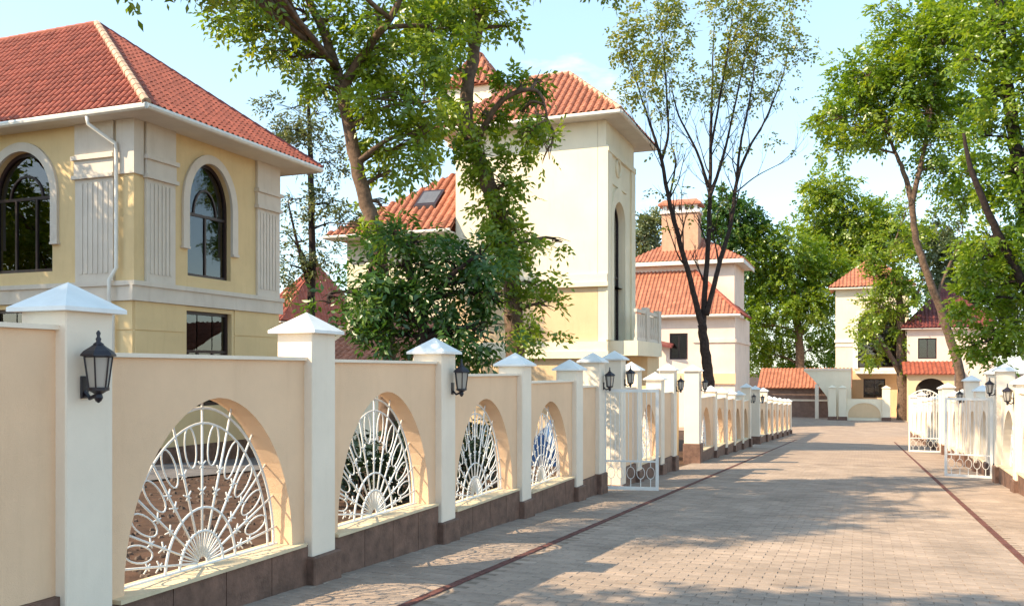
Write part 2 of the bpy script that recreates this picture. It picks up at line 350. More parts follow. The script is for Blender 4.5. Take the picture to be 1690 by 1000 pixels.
def drain(xc):
    st = struct(strip(xc-0.042, xc+0.042, -25, PY0, 0.004, 'drain_strip', 'redbrick'))
    far = MB(); me = None
    y = PY0
    k = 0
    far_pts = []
    while y < 50:
        if y < 20 and seen((xc, y, ground(y))) and k < 80:
            if me is None:
                me = bpy.data.meshes.new('brick'); q = MB(); q.cbox(-0.038, 0.038, -0.0975, 0.0975, -0.04, 0.004, 0.006); me.from_pydata(q.v, [], q.f); me.materials.append(M['redbrick'])
            o = bpy.data.objects.new('brick', me); COL.objects.link(o); o.parent = st
            o.location = (xc+rnd.uniform(-.002, .002), y+0.1, ground(y+0.1)+rnd.uniform(-.001, .004)); o.rotation_euler = (-0.0425, 0, rnd.uniform(-.015, .015)); k += 1
        else: far_pts.append(y)
        y += 0.2
    if far_pts:
        b = MB()
        for y in far_pts: z = ground(y+0.1)+0.004; b.cbox(xc-0.038, xc+0.038, y+0.003, y+0.197, z-0.04, z, 0.006)
        b.build('brick_run', 'redbrick', st, recalc=False, kind='stuff')
drain(DL); drain(DR)
# paving beside the first house, seen through the grilles
pv = struct(strip(-15.6, -12.6, 8, 34, 0.0, 'house_paving', 'slab'))

# ================================================================== WALLS, PILLARS, GRILLES
def wall_frame(side):
    d = XL if side < 0 else XR
    return (lambda a, o, z: (d-side*o, a, z))        # a along the street, o towards the road, z world height
def pillar(root, fr, a, apex, zb, wdt=0.35, o1=0.0, base_h=0.24, capm='cap', deep=None):
    d = deep or wdt
    p = MB(fr).cbox(a, a+wdt, o1-d, o1, zb+base_h-0.02, apex-0.16, 0.008).build('pillar', 'cream', root)
    b = MB(fr); b.cbox(a-0.035, a+wdt+0.035, o1-d-0.03, o1+0.045, zb-0.25, zb+base_h, 0.012); b.build('pillar_base', 'granite', p)
    c = MB(fr); e = 0.055
    c.box(a-e, a+wdt+e, o1-d-e, o1+e, apex-0.185, apex-0.16); c.frus(a-e, a+wdt+e, o1-d-e, o1+e, apex-0.16, apex, None)
    c.build('pillar_cap', capm, p)
    return p
def grille_shapes(c, hw, h):
    """white sunburst ironwork: returns (name, list of tubes) in (a, z) with z from the sill"""
    out = []; hub = (c, 0.045)
    def lim(t, k):      # point on the arch outline scaled by k in direction t
        best = None
        for i in range(400):
            r = i*0.005*1.0
            x = hub[0]+r*math.cos(t)-c; z = hub[1]+r*math.sin(t)
            lim_z = h*k*max(0, 1-min(1, abs(x/(hw*k)))**1.85)**0.5
            if abs(x) >= hw*k or z > lim_z: break
            best = r
        return best or 0.0
    n = 11; ang = [R(8+164*i/(n-1)) for i in range(n)]
    pt = lambda t, r: (hub[0]+r*math.cos(t), hub[1]+r*math.sin(t))
    for t in ang: out.append(('spoke', [([pt(t, 0.05), pt(t, lim(t, 1.0)+0.03)], 0.0085)]))
    for k in (0.955, 0.865):
        P = [(c+hw*k*math.cos(math.pi*(1-i/36)), h*k*max(0, 1-abs(math.cos(math.pi*(1-i/36)))**1.85)**0.5) for i in range(37)]
        out.append(('arch_bar', [(P, 0.011 if k > 0.9 else 0.009)]))
    for rx, rz in ((0.235*hw/0.9, 0.28), (0.375*hw/0.9, 0.45)):
        P = [(c+rx*math.cos(math.pi*(1-i/24)), rz*math.sin(math.pi*i/24)) for i in range(25)]
        out.append(('inner_arch', [(P, 0.010)]))
    inner = []
    for i in range(n-1):
        t = (ang[i]+ang[i+1])/2
        inner.append(([pt(t, 0.06), pt(t, 0.25)], 0.004))
        r1 = lim(t, 0.865); w2 = min(0.5*(ang[i+1]-ang[i])*r1*0.80, 0.058); hl = min(0.15, r1*0.17)
        rc = r1-hl; P = []
        for q in range(16):
            s_ = 2*math.pi*q/16; rr = rc+hl*math.cos(s_); off = w2*math.sin(s_)
            b = pt(t, rr); P.append((b[0]-off*math.sin(t), b[1]+off*math.cos(t)))
        out.append(('oval', [(P, 0.0065, True)]))
    out.append(('ray', inner))
    barbs = []
    for t in ang:
        for rr in (lim(t, 0.865)*0.70, 0.52 if abs(math.cos(t)) < 0.75 else 0.43):
            if rr > lim(t, 0.8): continue
            for sg in (-1, 1):
                b0 = pt(t, rr); b1 = (b0[0]+0.05*math.cos(t+sg*0.9), b0[1]+0.05*math.sin(t+sg*0.9)); b2 = (b0[0]-0.03*math.cos(t+sg*0.9), b0[1]-0.03*math.sin(t+sg*0.9))
                barbs.append(([b2, b1], 0.0058))
    out.append(('barb', barbs))
    return out
def build_tubes(mb, tubes, o, z0, n=6):
    for tb in tubes:
        P = [mb.fr(a, o, z0+z) for a, z in tb[0]]
        fr, mb.fr = mb.fr, (lambda a, o, z: (a, o, z)); mb.tube(P, tb[1], n, closed=len(tb) > 2); mb.fr = fr
def panel(root, fr, a0, a1, top, sill, zb0, zb1, opening=True, detail=2, plinth=0.0):
    """one bay: stuccoed panel on a stone plinth with an arched opening that holds a grille"""
    o1, o0 = -0.08, -0.28
    pl = MB(fr)                                          # plinth follows the street at its foot, level at its top
    pl.add([(a0,o0-0.02,zb0-0.25),(a1,o0-0.02,zb1-0.25),(a1,o1+0.035,zb1-0.25),(a0,o1+0.035,zb0-0.25),(a0,o0-0.02,sill),(a1,o0-0.02,sill),(a1,o1+0.035,sill),(a0,o1+0.035,sill)],
           [(0,3,2,1),(4,5,6,7),(0,1,5,4),(1,2,6,5),(2,3,7,6),(3,0,4,7)])
    pnl = MB(fr)
    z0 = sill+0.002
    if opening:
        c = (a0+a1)/2; hw = min(0.9, (a1-a0)/2-0.12); h = 1.25*(hw/0.9)**0.3
        h = min(h, top-sill-0.26)
        A = arch(c, hw, z0+0.03, z0+0.031, z0+h, 26, 1.85)[1:-1]
        A[0] = (c-hw, z0); A[-1] = (c+hw, z0)
        pnl.prism([(a0,z0)]+A+[(a1,z0),(a1,top),(a0,top)], o0, o1)
    else: pnl.box(a0, a1, o0, o1, z0, top)
    p = pnl.build('panel', 'peach' if fr is FL else 'cream', root)
    q = pl.build('plinth', 'granite', p)
    cp = MB(fr); cp.box(a0, a1, o0-0.03, o1+0.03, top+0.001, top+0.028); cp.build('coping', 'cream', p)
    if detail >= 1:                                      # joints of the stone cladding stand a little proud, in slabs
        x = a0+0.02; k = 0
        while x < a1-0.1:
            wd = min(0.54, a1-0.02-x); zz = lambda a: zb0+(zb1-zb0)*(a-a0)/(a1-a0)
            s_ = MB(fr); s_.add([(x,o1+0.03,zz(x)-0.1),(x+wd-0.008,o1+0.03,zz(x+wd)-0.1),(x+wd-0.008,o1+0.048,zz(x+wd)-0.1),(x,o1+0.048,zz(x)-0.1),
                                 (x,o1+0.03,sill-0.004),(x+wd-0.008,o1+0.03,sill-0.004),(x+wd-0.008,o1+0.048,sill-0.004),(x,o1+0.048,sill-0.004)],
                                [(0,3,2,1),(4,5,6,7),(0,1,5,4),(1,2,6,5),(2,3,7,6),(3,0,4,7)])
            s_.build('stone_slab', 'granite', p); x += wd
    if opening:
        sl = MB(fr); sl.box(c-hw-0.10, c+hw+0.10, o0-0.04, o1+0.075, sill+0.003, sill+0.03); sl.build('sill', 'sill', p)
        if detail >= 2:
            gr = None
            sh = grille_shapes(c, hw, h-0.02)
            fb = MB(fr); build_tubes(fb, [([(c-hw, 0.03), (c+hw, 0.03)], 0.012)], o0+0.05, z0)
            gr = fb.build('grille', 'iron', root)
            for nm, tb in sh:
                b = MB(fr); build_tubes(b, tb, o0+0.05, z0); b.build(nm, 'iron', gr, recalc=False, smooth=True)
        else:
            b = MB(fr); n = 4 if detail == 1 else 3
            for nm, tb in grille_shapes(c, hw, h-0.02):
                if detail == 0 and nm in ('barb', 'ray'): continue
                build_tubes(b, tb, o0+0.05, z0, n)
            b.build('grille', 'iron', root, recalc=False)
    return p
lamp_n = [0]
def lantern(fr, a, o, z, label, small=False):
    """black hexagonal wall lantern; z is the centre height, o the wall face"""
    base = Vector(fr(a, o, z))
    t = thing('wall_lantern', label, 'lantern', base, 'black lanterns on the wall pillars')
    oc = o+0.115; n = 8 if small else 16
    k = MB(fr); k.cbox(a-0.028, a+0.028, o+0.001, o+0.016, z-0.19, z-0.06, 0.004); k.tube([(a, o+0.012, z-0.15), (a, o+0.05, z-0.19), (a, oc, z-0.165)], 0.012, 6); k.build('bracket', 'black', t)
    k = MB(fr); k.lathe((a, oc, z), [(0.004, 0.205), (0.013, 0.19), (0.008, 0.17), (0.016, 0.155), (0.012, 0.14), (0.028, 0.128), (0.03, 0.12)], n); k.build('finial', 'black', t, smooth=True)
    k = MB(fr); k.lathe((a, oc, z), [(0.03, 0.122), (0.042, 0.112), (0.082, 0.085), (0.098, 0.066), (0.100, 0.056), (0.078, 0.052), (0.07, 0.045)], 6); k.build('lamp_roof', 'black', t)
    k = MB(fr); k.lathe((a, oc, z), [(0.05, -0.128), (0.074, 0.05)], 6); k.build('lamp_glass', 'lampglass', t)
    for i in range(6):
        th = 2*math.pi*(i+0.5)/6; k = MB(fr)
        k.tube([(a+0.053*math.cos(th), oc+0.053*math.sin(th), z-0.13), (a+0.078*math.cos(th), oc+0.078*math.sin(th), z+0.052)], 0.0065, 4); k.build('lamp_bar', 'black', t)
    k = MB(fr); k.lathe((a, oc, z), [(0.004, -0.215), (0.016, -0.205), (0.026, -0.185), (0.02, -0.165), (0.042, -0.15), (0.060, -0.142), (0.060, -0.126), (0.045, -0.124)], n if not small else 8); k.build('lamp_foot', 'black', t)
    return t
def gate(fr_org, ang, width, height, label, z0, arched=False, bars=9):
    """an open gate leaf standing at an angle: e is the direction from the hinge"""
    e = (math.cos(ang), math.sin(ang)); n = (-e[1], e[0])
    t = thing('gate_leaf', label, 'gate', (fr_org[0], fr_org[1], z0), 'white metal gate leaves standing open')
    fr = cross_frame(e, n, (fr_org[0], fr_org[1], z0))
    f = MB(fr); r = 0.027
    f.box(0, 2*r, -r, r, 0.06, height); f.box(width-2*r, width, -r, r, 0.06, height); f.box(2*r, width-2*r, -r, r, 0.06, 0.06+2*r)
    if not arched: f.box(2*r, width-2*r, -r, r, height-2*r, height)
    f.build('gate_frame', 'white', t)
    m = MB(fr).box(2*r, width-2*r, -0.015, 0.015, 0.55, 0.58); m.build('mid_rail', 'white', t)
    tp = lambda x: height-0.03 if not arched else height-0.05+0.26*math.sin(math.pi*min(1, max(0, x/width)))**1.0
    if arched:
        k = MB(fr); P = [(width*i/18, 0, tp(width*i/18)) for i in range(19)]
        k.tube([fr(*p) for p in []] or P, 0.02, 6); k.build('arched_rail', 'white', t)
        for i in range(4):
            x = width*(i+1)/5; k = MB(fr); k.tube([(x+0.06*math.cos(q*math.pi/6), 0, tp(x)-0.10+0.06*math.sin(q*math.pi/6)) for q in range(12)], 0.010, 5, closed=True); k.build('scroll', 'white', t)
    for i in range(bars):
        x = 2*r+(width-4*r)*(i+1)/(bars+1); k = MB(fr); k.tube([(x, 0, 0.58), (x, 0, tp(x))], 0.0075, 5); k.build('bar', 'white', t)
    nsc = 5
    for i in range(nsc):
        x = 2*r+(width-4*r)*(i+0.5)/nsc; rr = (width-4*r)/nsc*0.40
        k = MB(fr); k.tube([(x+rr*math.cos(q*math.pi/7), 0, 0.36+rr*1.5*math.sin(q*math.pi/7)) for q in range(14)], 0.0055, 5, closed=True)
        k.tube([(x, 0, 0.105), (x, 0, 0.36-rr*1.5)], 0.008, 5); k.tube([(x, 0, 0.36+rr*1.5), (x, 0, 0.55)], 0.008, 5); k.build('scroll', 'white', t)
    return t

FL, FR_ = wall_frame(-1), wall_frame(1)
# ---- left, nearest property: pillars 1 to 6
r = thing('boundary_wall', 'peach wall with sunburst grilles and white capped pillars in the left foreground', 'wall', (XL-0.2, 4.0, ground(4)))
W = 0.345
pl = [(1.40, 2.14), (3.90, 2.03), (6.39, 2.0), (8.87, 1.87), (11.37, 1.75), (13.85, 1.69)]
for a, ap in pl: pillar(r, FL, a, ap, ground(a+0.2))
pillar(r, FL, 15.2, 1.83, ground(15.4), base_h=0.36)
tops = [1.735, 1.585, 1.575, 1.435, 1.325]
for i in range(5):
    a0, a1 = pl[i][0]+W, pl[i+1][0]
    panel(r, FL, a0, a1, tops[i], tops[i]-1.53, ground(a0), ground(a1), opening=i > 0, detail=2 if i > 0 else 1)
panel(r, FL, 13.85+W, 15.2, 1.22, -0.31, ground(14.2), ground(15.2), opening=False, detail=1)
lantern(FL, 3.90+W*0.36, 0.0, 1.53, 'large black lantern on the nearest cream pillar at the left edge')
lantern(FL, 8.87+W*0.75, 0.0, 1.43, 'black lantern on the third nearest left pillar, between two grilles')
lantern(FL, 15.2+W*0.7, 0.0, 1.36, 'black lantern left of the open gate, on the pillar holding it')
gate((XL-0.05, 15.2+W+0.06), R(9), 0.98, 1.84, 'thin white gate leaf swung open over the left pavement', ground(15.6), bars=10)
# ---- left, second property: pillars 7 to 10
r = thing('boundary_wall', 'peach wall section seen behind the open left gate leaf', 'wall', (XL-0.2, 16.7, ground(16.7)))
W2 = 0.36
for a, ap, bh in ((16.72, 1.89, 0.05), (18.08, 1.69, 0.24), (20.4, 1.48, 0.24), (21.9, 1.69, 0.36)): pillar(r, FL, a, ap, ground(a+0.2), W2, base_h=bh)
panel(r, FL, 17.08, 18.08, 1.15, -0.38, ground(17.1), ground(18.1), opening=False, detail=1)
panel(r, FL, 18.44, 20.4, 1.07, -0.46, ground(18.4), ground(20.4), detail=1)
panel(r, FL, 20.76, 21.9, 0.97, -0.56, ground(20.8), ground(21.9), opening=False, detail=1)
lantern(FL, 16.72+0.25, 0.0, 1.40, 'black lantern just right of the open left gate post', True)
lantern(FL, 21.9+0.25, 0.0, 1.18, 'black lantern left of the sunlit yellow opening in the left wall', True)
# ---- left, third property behind a wide drive
r = thing('boundary_wall', 'low peach wall section with pillars beyond the wide drive on the left', 'wall', (XL-0.2, 25.6, ground(25.6)))
pillar(r, FL, 25.5, 1.68, ground(25.7), 0.42, base_h=0.55)
def run(r, fr, spots, wdt, start, zoff=1.86, cap='cap', detail=0, skip=()):
    prev = start
    for i, (a, tall) in enumerate(spots):
        zb = ground(a+0.2); pillar(r, fr, a, zb+(2.62 if tall else 2.27), zb, wdt, base_h=0.36 if tall else 0.24, capm=cap)
        if prev is not None and i not in skip:
            gm = ground((prev+a)/2); panel(r, fr, prev, a, gm+zoff, gm+0.33, ground(prev), ground(a), opening=(a-prev) > 1.7, detail=detail)
        prev = a+wdt
run(r, FL, [(28.6, False), (31.0, False), (33.2, False), (35.6, False), (38.0, True)], 0.36, 25.92)
yl = MB().box(XL-4.2, XL-0.9, 27.0, 27.25, ground(27)-0.3, 1.05); 
yo = yl.build('return_wall', 'yellow'); tag(yo, 'sunlit yellow return wall inside the drive opening on the left', 'wall')
lantern(FL, 25.5+0.32, 0.0, 1.12, 'black lantern on the tall half sunlit pillar past the drive', True)
lantern(FL, 38.0+0.25, 0.0, ground(38)+2.0, 'small black lantern far along the left wall, left one of a pair', True)
r = thing('boundary_wall', 'farthest stretch of the left wall, its pillars crowded by distance', 'wall', (XL-0.2, 41, ground(41)))
run(r, FL, [(41.5, True), (45.0, True), (48.0, False), (51.0, False), (54.5, False), (58.0, False), (61.0, False)], 0.4, None)
lantern(FL, 41.5+0.25, 0.0, ground(41)+2.0, 'small black lantern far along the left wall, right one of a pair', True)
# ---- right side, mirrored, its faces in the sun
r = thing('boundary_wall', 'white sunlit wall with arched openings cut by the right edge', 'wall', (XR+0.2, 17, ground(17)))
run(r, FR_, [(12.4, False), (14.8, False), (17.3, False), (19.6, False), (22.2, True)], 0.36, None, cap='cap_stone', detail=1)
lantern(FR_, 19.6+0.18, 0.0, 1.05, 'black lantern at the right edge of the picture on a white pillar', True)
lantern(FR_, 22.2+0.2, 0.0, 1.15, 'black lantern on the gate pillar nearest the right edge', True)
gate((XR-0.02, 22.2+0.45), R(168), 0.98, 1.85, 'thin white gate leaf open across the right pavement, nearer one', ground(22.6), bars=10)
r = thing('boundary_wall', 'shaded grey white wall section between the two right hand gates', 'wall', (XR+0.2, 26, ground(26)))
run(r, FR_, [(23.7, True), (26.2, False), (28.7, True), (31.2, False), (33.8, False), (36.2, True)], 0.38, None, cap='cap_stone')
lantern(FR_, 28.7+0.2, 0.0, ground(28.7)+2.0, 'small black lantern above the middle of the right wall', True)
gate((XR-0.02, 36.2+0.46), R(176), 1.10, 2.15, 'arched white gate leaf with scrollwork, farther one on the right', ground(36.6), arched=True, bars=9)
r = thing('boundary_wall', 'far white wall stretch behind the arched gate on the right', 'wall', (XR+0.2, 38, ground(38)))
run(r, FR_, [(37.9, True), (41.0, False), (44.5, False), (48.0, False), (52.0, True), (56.0, False), (60.0, True)], 0.4, None, cap='cap_stone')

# ================================================================== ROOFS
def tile_shape(wd, ln, lift=0.016, amp=0.028, seg=4):
    prof = [(0, 0), (0.30, 0), (0.42, 0.6), (0.58, 1.0), (0.74, 1.0), (0.90, 0.6), (1, 0)] if seg > 2 else [(0, 0), (0.5, 1), (1, 0)]
    P = []
    for x, h in prof: P += [(x*wd, 0, h*amp+lift), (x*wd, ln*1.04, h*amp), (x*wd, 0.0, h*amp+lift-0.02)]
    fs = []
    for k in range(len(prof)-1):
        b, c = 3*k, 3*k+3; fs += [(b, c, c+1, b+1), (b+2, c+2, c, b)]
    return P, fs
def roof_plane(root, pts, m, name='roof_slope', wd=0.18, ln=0.28, singles=0, amp=0.028, under=0.05, seg=4):
    """pts: eave-left, eave-right, ... counter-clockwise from outside; lays overlapping tiles on the slope"""
    pts = [Vector(p) for p in pts]; e = (pts[1]-pts[0]).normalized()
    nrm = Vector((0,0,0))
    for i in range(1, len(pts)-1): nrm += (pts[i]-pts[0]).cross(pts[i+1]-pts[0])
    nrm.normalize()
    u = nrm.cross(e).normalized()
    loc = [((p-pts[0]).dot(e), (p-pts[0]).dot(u)) for p in pts]
    b = MB(); n = len(pts)                                   # solid deck
    dk = [p-nrm*under for p in pts]; b.v = [tuple(p-nrm*0.004) for p in pts]+[tuple(p) for p in dk]
    b.f = [tuple(range(n)), tuple(range(2*n-1, n-1, -1))]+[(i, n+i, n+(i+1)%n, (i+1)%n) for i in range(n)]
    deck = b.build(name, m, root)
    x0, x1 = min(q[0] for q in loc), max(q[0] for q in loc); y1 = max(q[1] for q in loc)
    def inside(x, y, mg=0.0):
        for i in range(n):
            a, c = loc[i], loc[(i+1)%n]; ex, ey = c[0]-a[0], c[1]-a[1]; l_ = math.hypot(ex, ey)
            if (ex*(y-a[1])-ey*(x-a[0]))/l_ < mg: return False
        return True
    P0, F0 = tile_shape(wd, ln, amp=amp, seg=seg)
    full, part = [], []
    j = 0
    while j*ln < y1:
        i = 0
        while x0+i*wd < x1:
            x, y = x0+i*wd, j*ln
            cs = [inside(x+dx, y+dy, 0) for dx in (0.002, wd-0.002) for dy in (0.002, ln)]
            if all(cs): full.append((x, y))
            elif any(cs) or inside(x+wd/2, y+ln/2): part.append((x, y))
            i += 1
        j += 1
    wpt = lambda x, y, h: pts[0]+e*x+u*y+nrm*h
    if singles:
        def vis(q):
            p = wpt(q[0]+wd/2, q[1]+ln/2, 0); z = depth(p); px = HX+F*(p.y*SA+p.x*CA)/z
            return -5 < px < 1695
        vs_ = sorted([q for q in full if vis(q)], key=lambda q: depth(wpt(q[0], q[1], 0)))[:singles]
        ss = set(vs_); rest = [q for q in full if q not in ss]
        me = bpy.data.meshes.new('roof_tile'); me.from_pydata(P0, [], F0); me.materials.append(M[m] if isinstance(m, str) else m)
        me.polygons.foreach_set('use_smooth', [False]*len(me.polygons))
        off = Vector((0,0,0)); p_ = root
        while p_ is not None: off += p_.location; p_ = p_.parent
        rot = Matrix((e, u, nrm)).transposed().to_euler()
        for q in vs_:
            o = bpy.data.objects.new('roof_tile', me); COL.objects.link(o); o.parent = deck
            o.location = wpt(q[0], q[1], rnd.uniform(-.002, .004))-off; o.rotation_euler = rot
    else: rest = full
    bm = bmesh.new()
    def put(lst):
        for x, y in lst:
            h = rnd.uniform(-.003, .003)
            vv = [bm.verts.new(wpt(x+a, y+c, d+h)) for a, c, d in P0]
            for f in F0: bm.faces.new([vv[i] for i in f])
    put(part)
    for i in range(n):
        p, q = pts[i], pts[(i+1)%n]; pn = nrm.cross(q-p).normalized()       # points inwards
        bmesh.ops.bisect_plane(bm, geom=bm.verts[:]+bm.edges[:]+bm.faces[:], plane_co=p-pn*0.02, plane_no=-pn, clear_outer=True)
    put(rest)
    off = Vector((0,0,0)); p_ = root
    while p_ is not None: off += p_.location; p_ = p_.parent
    bmesh.ops.translate(bm, verts=bm.verts[:], vec=-off)
    me = bpy.data.meshes.new('tile_field'); bm.to_mesh(me); bm.free(); me.materials.append(M[m] if isinstance(m, str) else m)
    o = bpy.data.objects.new('tile_field', me); COL.objects.link(o); o.parent = deck; o['kind'] = 'stuff'
    return deck
def ridge_caps(root, p, q, m='ridge', rad=0.10, step=0.36, single=True):
    p, q = Vector(p), Vector(q); n = max(1, int((q-p).length/step)); d = (q-p)/n
    bb = MB()
    for i in range(n):
        a = p+d*i; b = p+d*(i+1.06); t = bb if not single else MB()
        t.tube([a, b], [rad*1.08, rad*0.94], 8)
        if single: t.build('ridge_tile', m, root)
    if not single: bb.build('ridge_run', m, root)
def eave_box(root, x0, x1, y0, y1, z, wx0, wx1, wy0, wy1, gut=True, drop=0.10):
    """soffit and gutter round a rectangular eave"""
    b = MB(); b.box(x0+0.06, x1-0.06, y0+0.06, wy0, z-drop, z-drop+0.05); b.box(x0+0.06, x1-0.06, wy1, y1-0.06, z-drop, z-drop+0.05)
    b.box(x0+0.06, wx0, wy0, wy1, z-drop, z-drop+0.05); b.box(wx1, x1-0.06, wy0, wy1, z-drop, z-drop+0.05)
    b.build('soffit', 'soffit', root)
    if gut:
        g_ = MB(); r_ = 0.075
        for p, q in (((x0,y0),(x1,y0)), ((x1,y0),(x1,y1)), ((x1,y1),(x0,y1)), ((x0,y1),(x0,y0))):
            g_.tube([(p[0],p[1],z-0.05), (q[0],q[1],z-0.05)], r_, 8)
        g_.build('gutter', 'gutter', root)

# ================================================================== WALLS OF HOUSES WITH OPENINGS
def facade(root, fr, a0, a1, z0, z1, ops, m, th=0.3, name='wall'):
    """ops: (centre, half width, bottom, spring, top) sorted along a; spring None for a square head"""
    b = MB(fr); x = a0
    for c, hw, zb, zs, zt in sorted(ops):
        b.box(x, c-hw, -th, 0, z0, z1)
        b.box(c-hw, c+hw, -th, 0, z0, zb)
        if zs is None: b.box(c-hw, c+hw, -th, 0, zt, z1)
        else:
            A = arch(c, hw, zs, zs, zt, 20)[1:-1]
            b.prism(A+[(c+hw, z1), (c-hw, z1)], -th, 0)
        x = c+hw
    b.box(x, a1, -th, 0, z0, z1)
    return b.build(name, m, root, recalc=True)
def window(root, fr, c, hw, zb, zs, zt, o=-0.16, cols=2, rails=(), t=0.06, fm='wframe', inner=False):
    """framed window: frame mesh with mullions and panes as its pieces"""
    f = MB(fr)
    if zs is None:
        O = [(c-hw,zb),(c-hw,zt),(c+hw,zt),(c+hw,zb)]; I = [(c-hw+t,zb+t),(c-hw+t,zt-t),(c+hw-t,zt-t),(c+hw-t,zb+t)]
    else:
        O = arch(c, hw, zb, zs, zt, 20); I = arch(c, hw-t, zb+t, zs, zt-t, 20)
    f.ring(O, I, o-0.05, o+0.03)
    wn = f.build('window', fm, root)
    top = zt if zs is None else zs
    for z in rails: MB(fr).box(c-hw+t, c+hw-t, o-0.04, o+0.025, z-0.035, z+0.035).build('rail', fm, wn)
    zz = [zb+t]+sorted(rails)+([top] if zs is not None and top not in rails else [])
    lowtop = max([r_ for r_ in rails if r_ <= top+0.01] or [top])
    for k in range(1, cols):
        x = c-hw+2*hw*k/cols; MB(fr).box(x-0.03, x+0.03, o-0.045, o+0.02, zb+t, lowtop-0.035 if rails else top-t).build('mullion', fm, wn)
    for k in range(cols):
        xa = c-hw+2*hw*k/cols+(t if k == 0 else 0.03); xb = c-hw+2*hw*(k+1)/cols-(t if k == cols-1 else 0.03)
        MB(fr).box(xa-0.01, xb+0.01, o-0.02, o-0.012, zb+t-0.01, (lowtop-0.02 if rails else top-t+0.01)).build('pane', 'glass', wn)
    if zs is not None:
        A = arch(c, hw-t+0.01, lowtop+0.02, max(zs, lowtop+0.021), zt-t+0.01, 16)
        MB(fr).prism(A, o-0.02, o-0.012).build('pane', 'glass', wn)
        if inner:
            r1 = hw*0.55; rz = (zt-lowtop)*0.52
            MB(fr).ring([(c+r1*math.cos(math.pi*(1-i/16)), lowtop+rz*math.sin(math.pi*i/16)) for i in range(17)], [(c+(r1-0.05)*math.cos(math.pi*(1-i/16)), lowtop+(rz-0.05)*math.sin(math.pi*i/16)) for i in range(17)], o-0.04, o+0.02, closed=False).build('inner_arch', fm, wn)
    elif len(rails):
        for k in range(cols):
            xa = c-hw+2*hw*k/cols+(t if k == 0 else 0.03); xb = c-hw+2*hw*(k+1)/cols-(t if k == cols-1 else 0.03)
            MB(fr).box(xa-0.01, xb+0.01, o-0.02, o-0.012, max(rails)+0.02, zt-t+0.01).build('pane', 'glass', wn)
    return wn

# ---------------------------------------------------------------- first house (left)
HXc, HYc = -15.8, 16.42
gz = -0.72
h1 = thing('yellow_house', 'two storey yellow house with red tiled hip roof and arched brown windows', 'house', (HXc-4, HYc+2.8, gz))
FRT = lambda a, o, z: (a, HYc-o, z)                   # face towards the camera, a = X
RGT = lambda a, o, z: (HXc+o, a, z)                   # face towards the road, a = Y
Yf = 22.02
op_r_up = (19.05, 0.83, 3.9, 5.72, 6.86); op_r_lo = (19.05, 0.87, 0.6, None, 3.02)
op_f_up = (-19.36, 1.03, 3.92, 5.76, 6.9); op_f_lo = (-19.36, 1.03, 0.6, None, 3.02)
facade(h1, RGT, HYc+0.3, Yf, 3.14, 7.45, [op_r_up], 'yellow'); facade(h1, RGT, HYc+0.3, Yf, gz+0.35, 3.13, [op_r_lo], 'yellow')
op_f2 = (-23.6, 1.03, 3.92, 5.76, 6.9)
facade(h1, FRT, -30, HXc, 3.14, 7.45, [op_f2, op_f_up], 'yellow'); facade(h1, FRT, -30, HXc, gz+0.35, 3.13, [op_f_lo], 'yellow')
b = MB(); b.box(-30, HXc-0.31, Yf-0.3, Yf, gz, 7.45); b.box(-30.3, -30.001, HYc, Yf, gz, 7.45); b.box(-29.9, HXc-0.31, HYc+0.31, Yf-0.31, 3.12, 3.2); b.box(-29.9, HXc-0.31, HYc+0.31, Yf-0.31, 7.3, 7.4)
b.box(-18.2, -18.05, HYc+0.31, Yf-0.31, 3.2, 7.3)
b.build('inner_wall', 'dark', h1)
b = MB(RGT); b.box(HYc-0.05, Yf+0.05, -0.3, 0.06, gz-0.4, gz+0.35); b.build('base_course', 'granite', h1)
b = MB(FRT); b.box(-30, HXc-0.01, -0.3, 0.06, gz-0.4, gz+0.35); b.build('base_course', 'granite', h1)
# string course, stepped
def band(fr, a0, a1, z0, z1):
    b = MB(fr); b.box(a0, a1, 0.001, 0.09, z0, z1-0.11); b.box(a0, a1, 0.001, 0.14, z1-0.11, z1); b.build('string_course', 'trim', h1)
band(RGT, HYc-0.14, Yf+0.09, 3.14, 3.6); band(FRT, -30, HXc+0.0005, 3.14, 3.6)
for z in (0.35, 1.05, 1.75, 2.45):                       # rusticated joints of the ground floor, cut as shallow bands
    for a0, a1 in ((HYc+0.02, 18.1), (20.02, Yf-0.02)):
        b = MB(RGT); b.box(a0, a1, 0.001, 0.025, z+0.015, z+0.685); b.build('rusticated_band', 'yellow', h1)
    b = MB(FRT); b.box(-18.25, HXc-0.02, 0.001, 0.025, z+0.015, z+0.685); b.build('rusticated_band', 'yellow', h1)
def pilaster(fr, a0, a1, flip=1):
    b = MB(fr); b.box(a0, a1, 0.001, 0.07, 3.602, 6.05)
    sh = b.build('pilaster', 'trim', h1); n = 6; wd = (a1-a0)*0.80; s0 = (a0+a1)/2-wd/2
    for i in range(n):
        x = s0+wd*(i+0.5)/n; q = MB(fr); q.box(x-wd/n*0.33, x+wd/n*0.33, 0.072, 0.088, 3.8, 5.95); q.build('flute', 'trim', sh)
    q = MB(fr); q.box(a0-0.05, a1+0.05, 0.001, 0.15, 6.05, 6.14); q.box(a0-0.02, a1+0.02, 0.001, 0.09, 6.14, 6.5); q.box(a0-0.06, a1+0.06, 0.001, 0.16, 6.5, 6.6); q.box(a0-0.01, a1+0.01, 0.001, 0.08, 6.6, 7.4)
    q.build('capital', 'trim', sh)
pilaster(RGT, 16.75, 17.71); pilaster(RGT, 20.95, 21.98); pilaster(FRT, -17.53, -16.36)
b = MB(FRT); b.box(-16.29, HXc-0.001, 0.001, 0.05, 6.1, 7.4); b.build('corner_block', 'trim', h1)
b = MB(RGT); b.box(HYc-0.05, 16.68, 0.001, 0.05, 6.1, 7.4); b.build('corner_block', 'trim', h1)
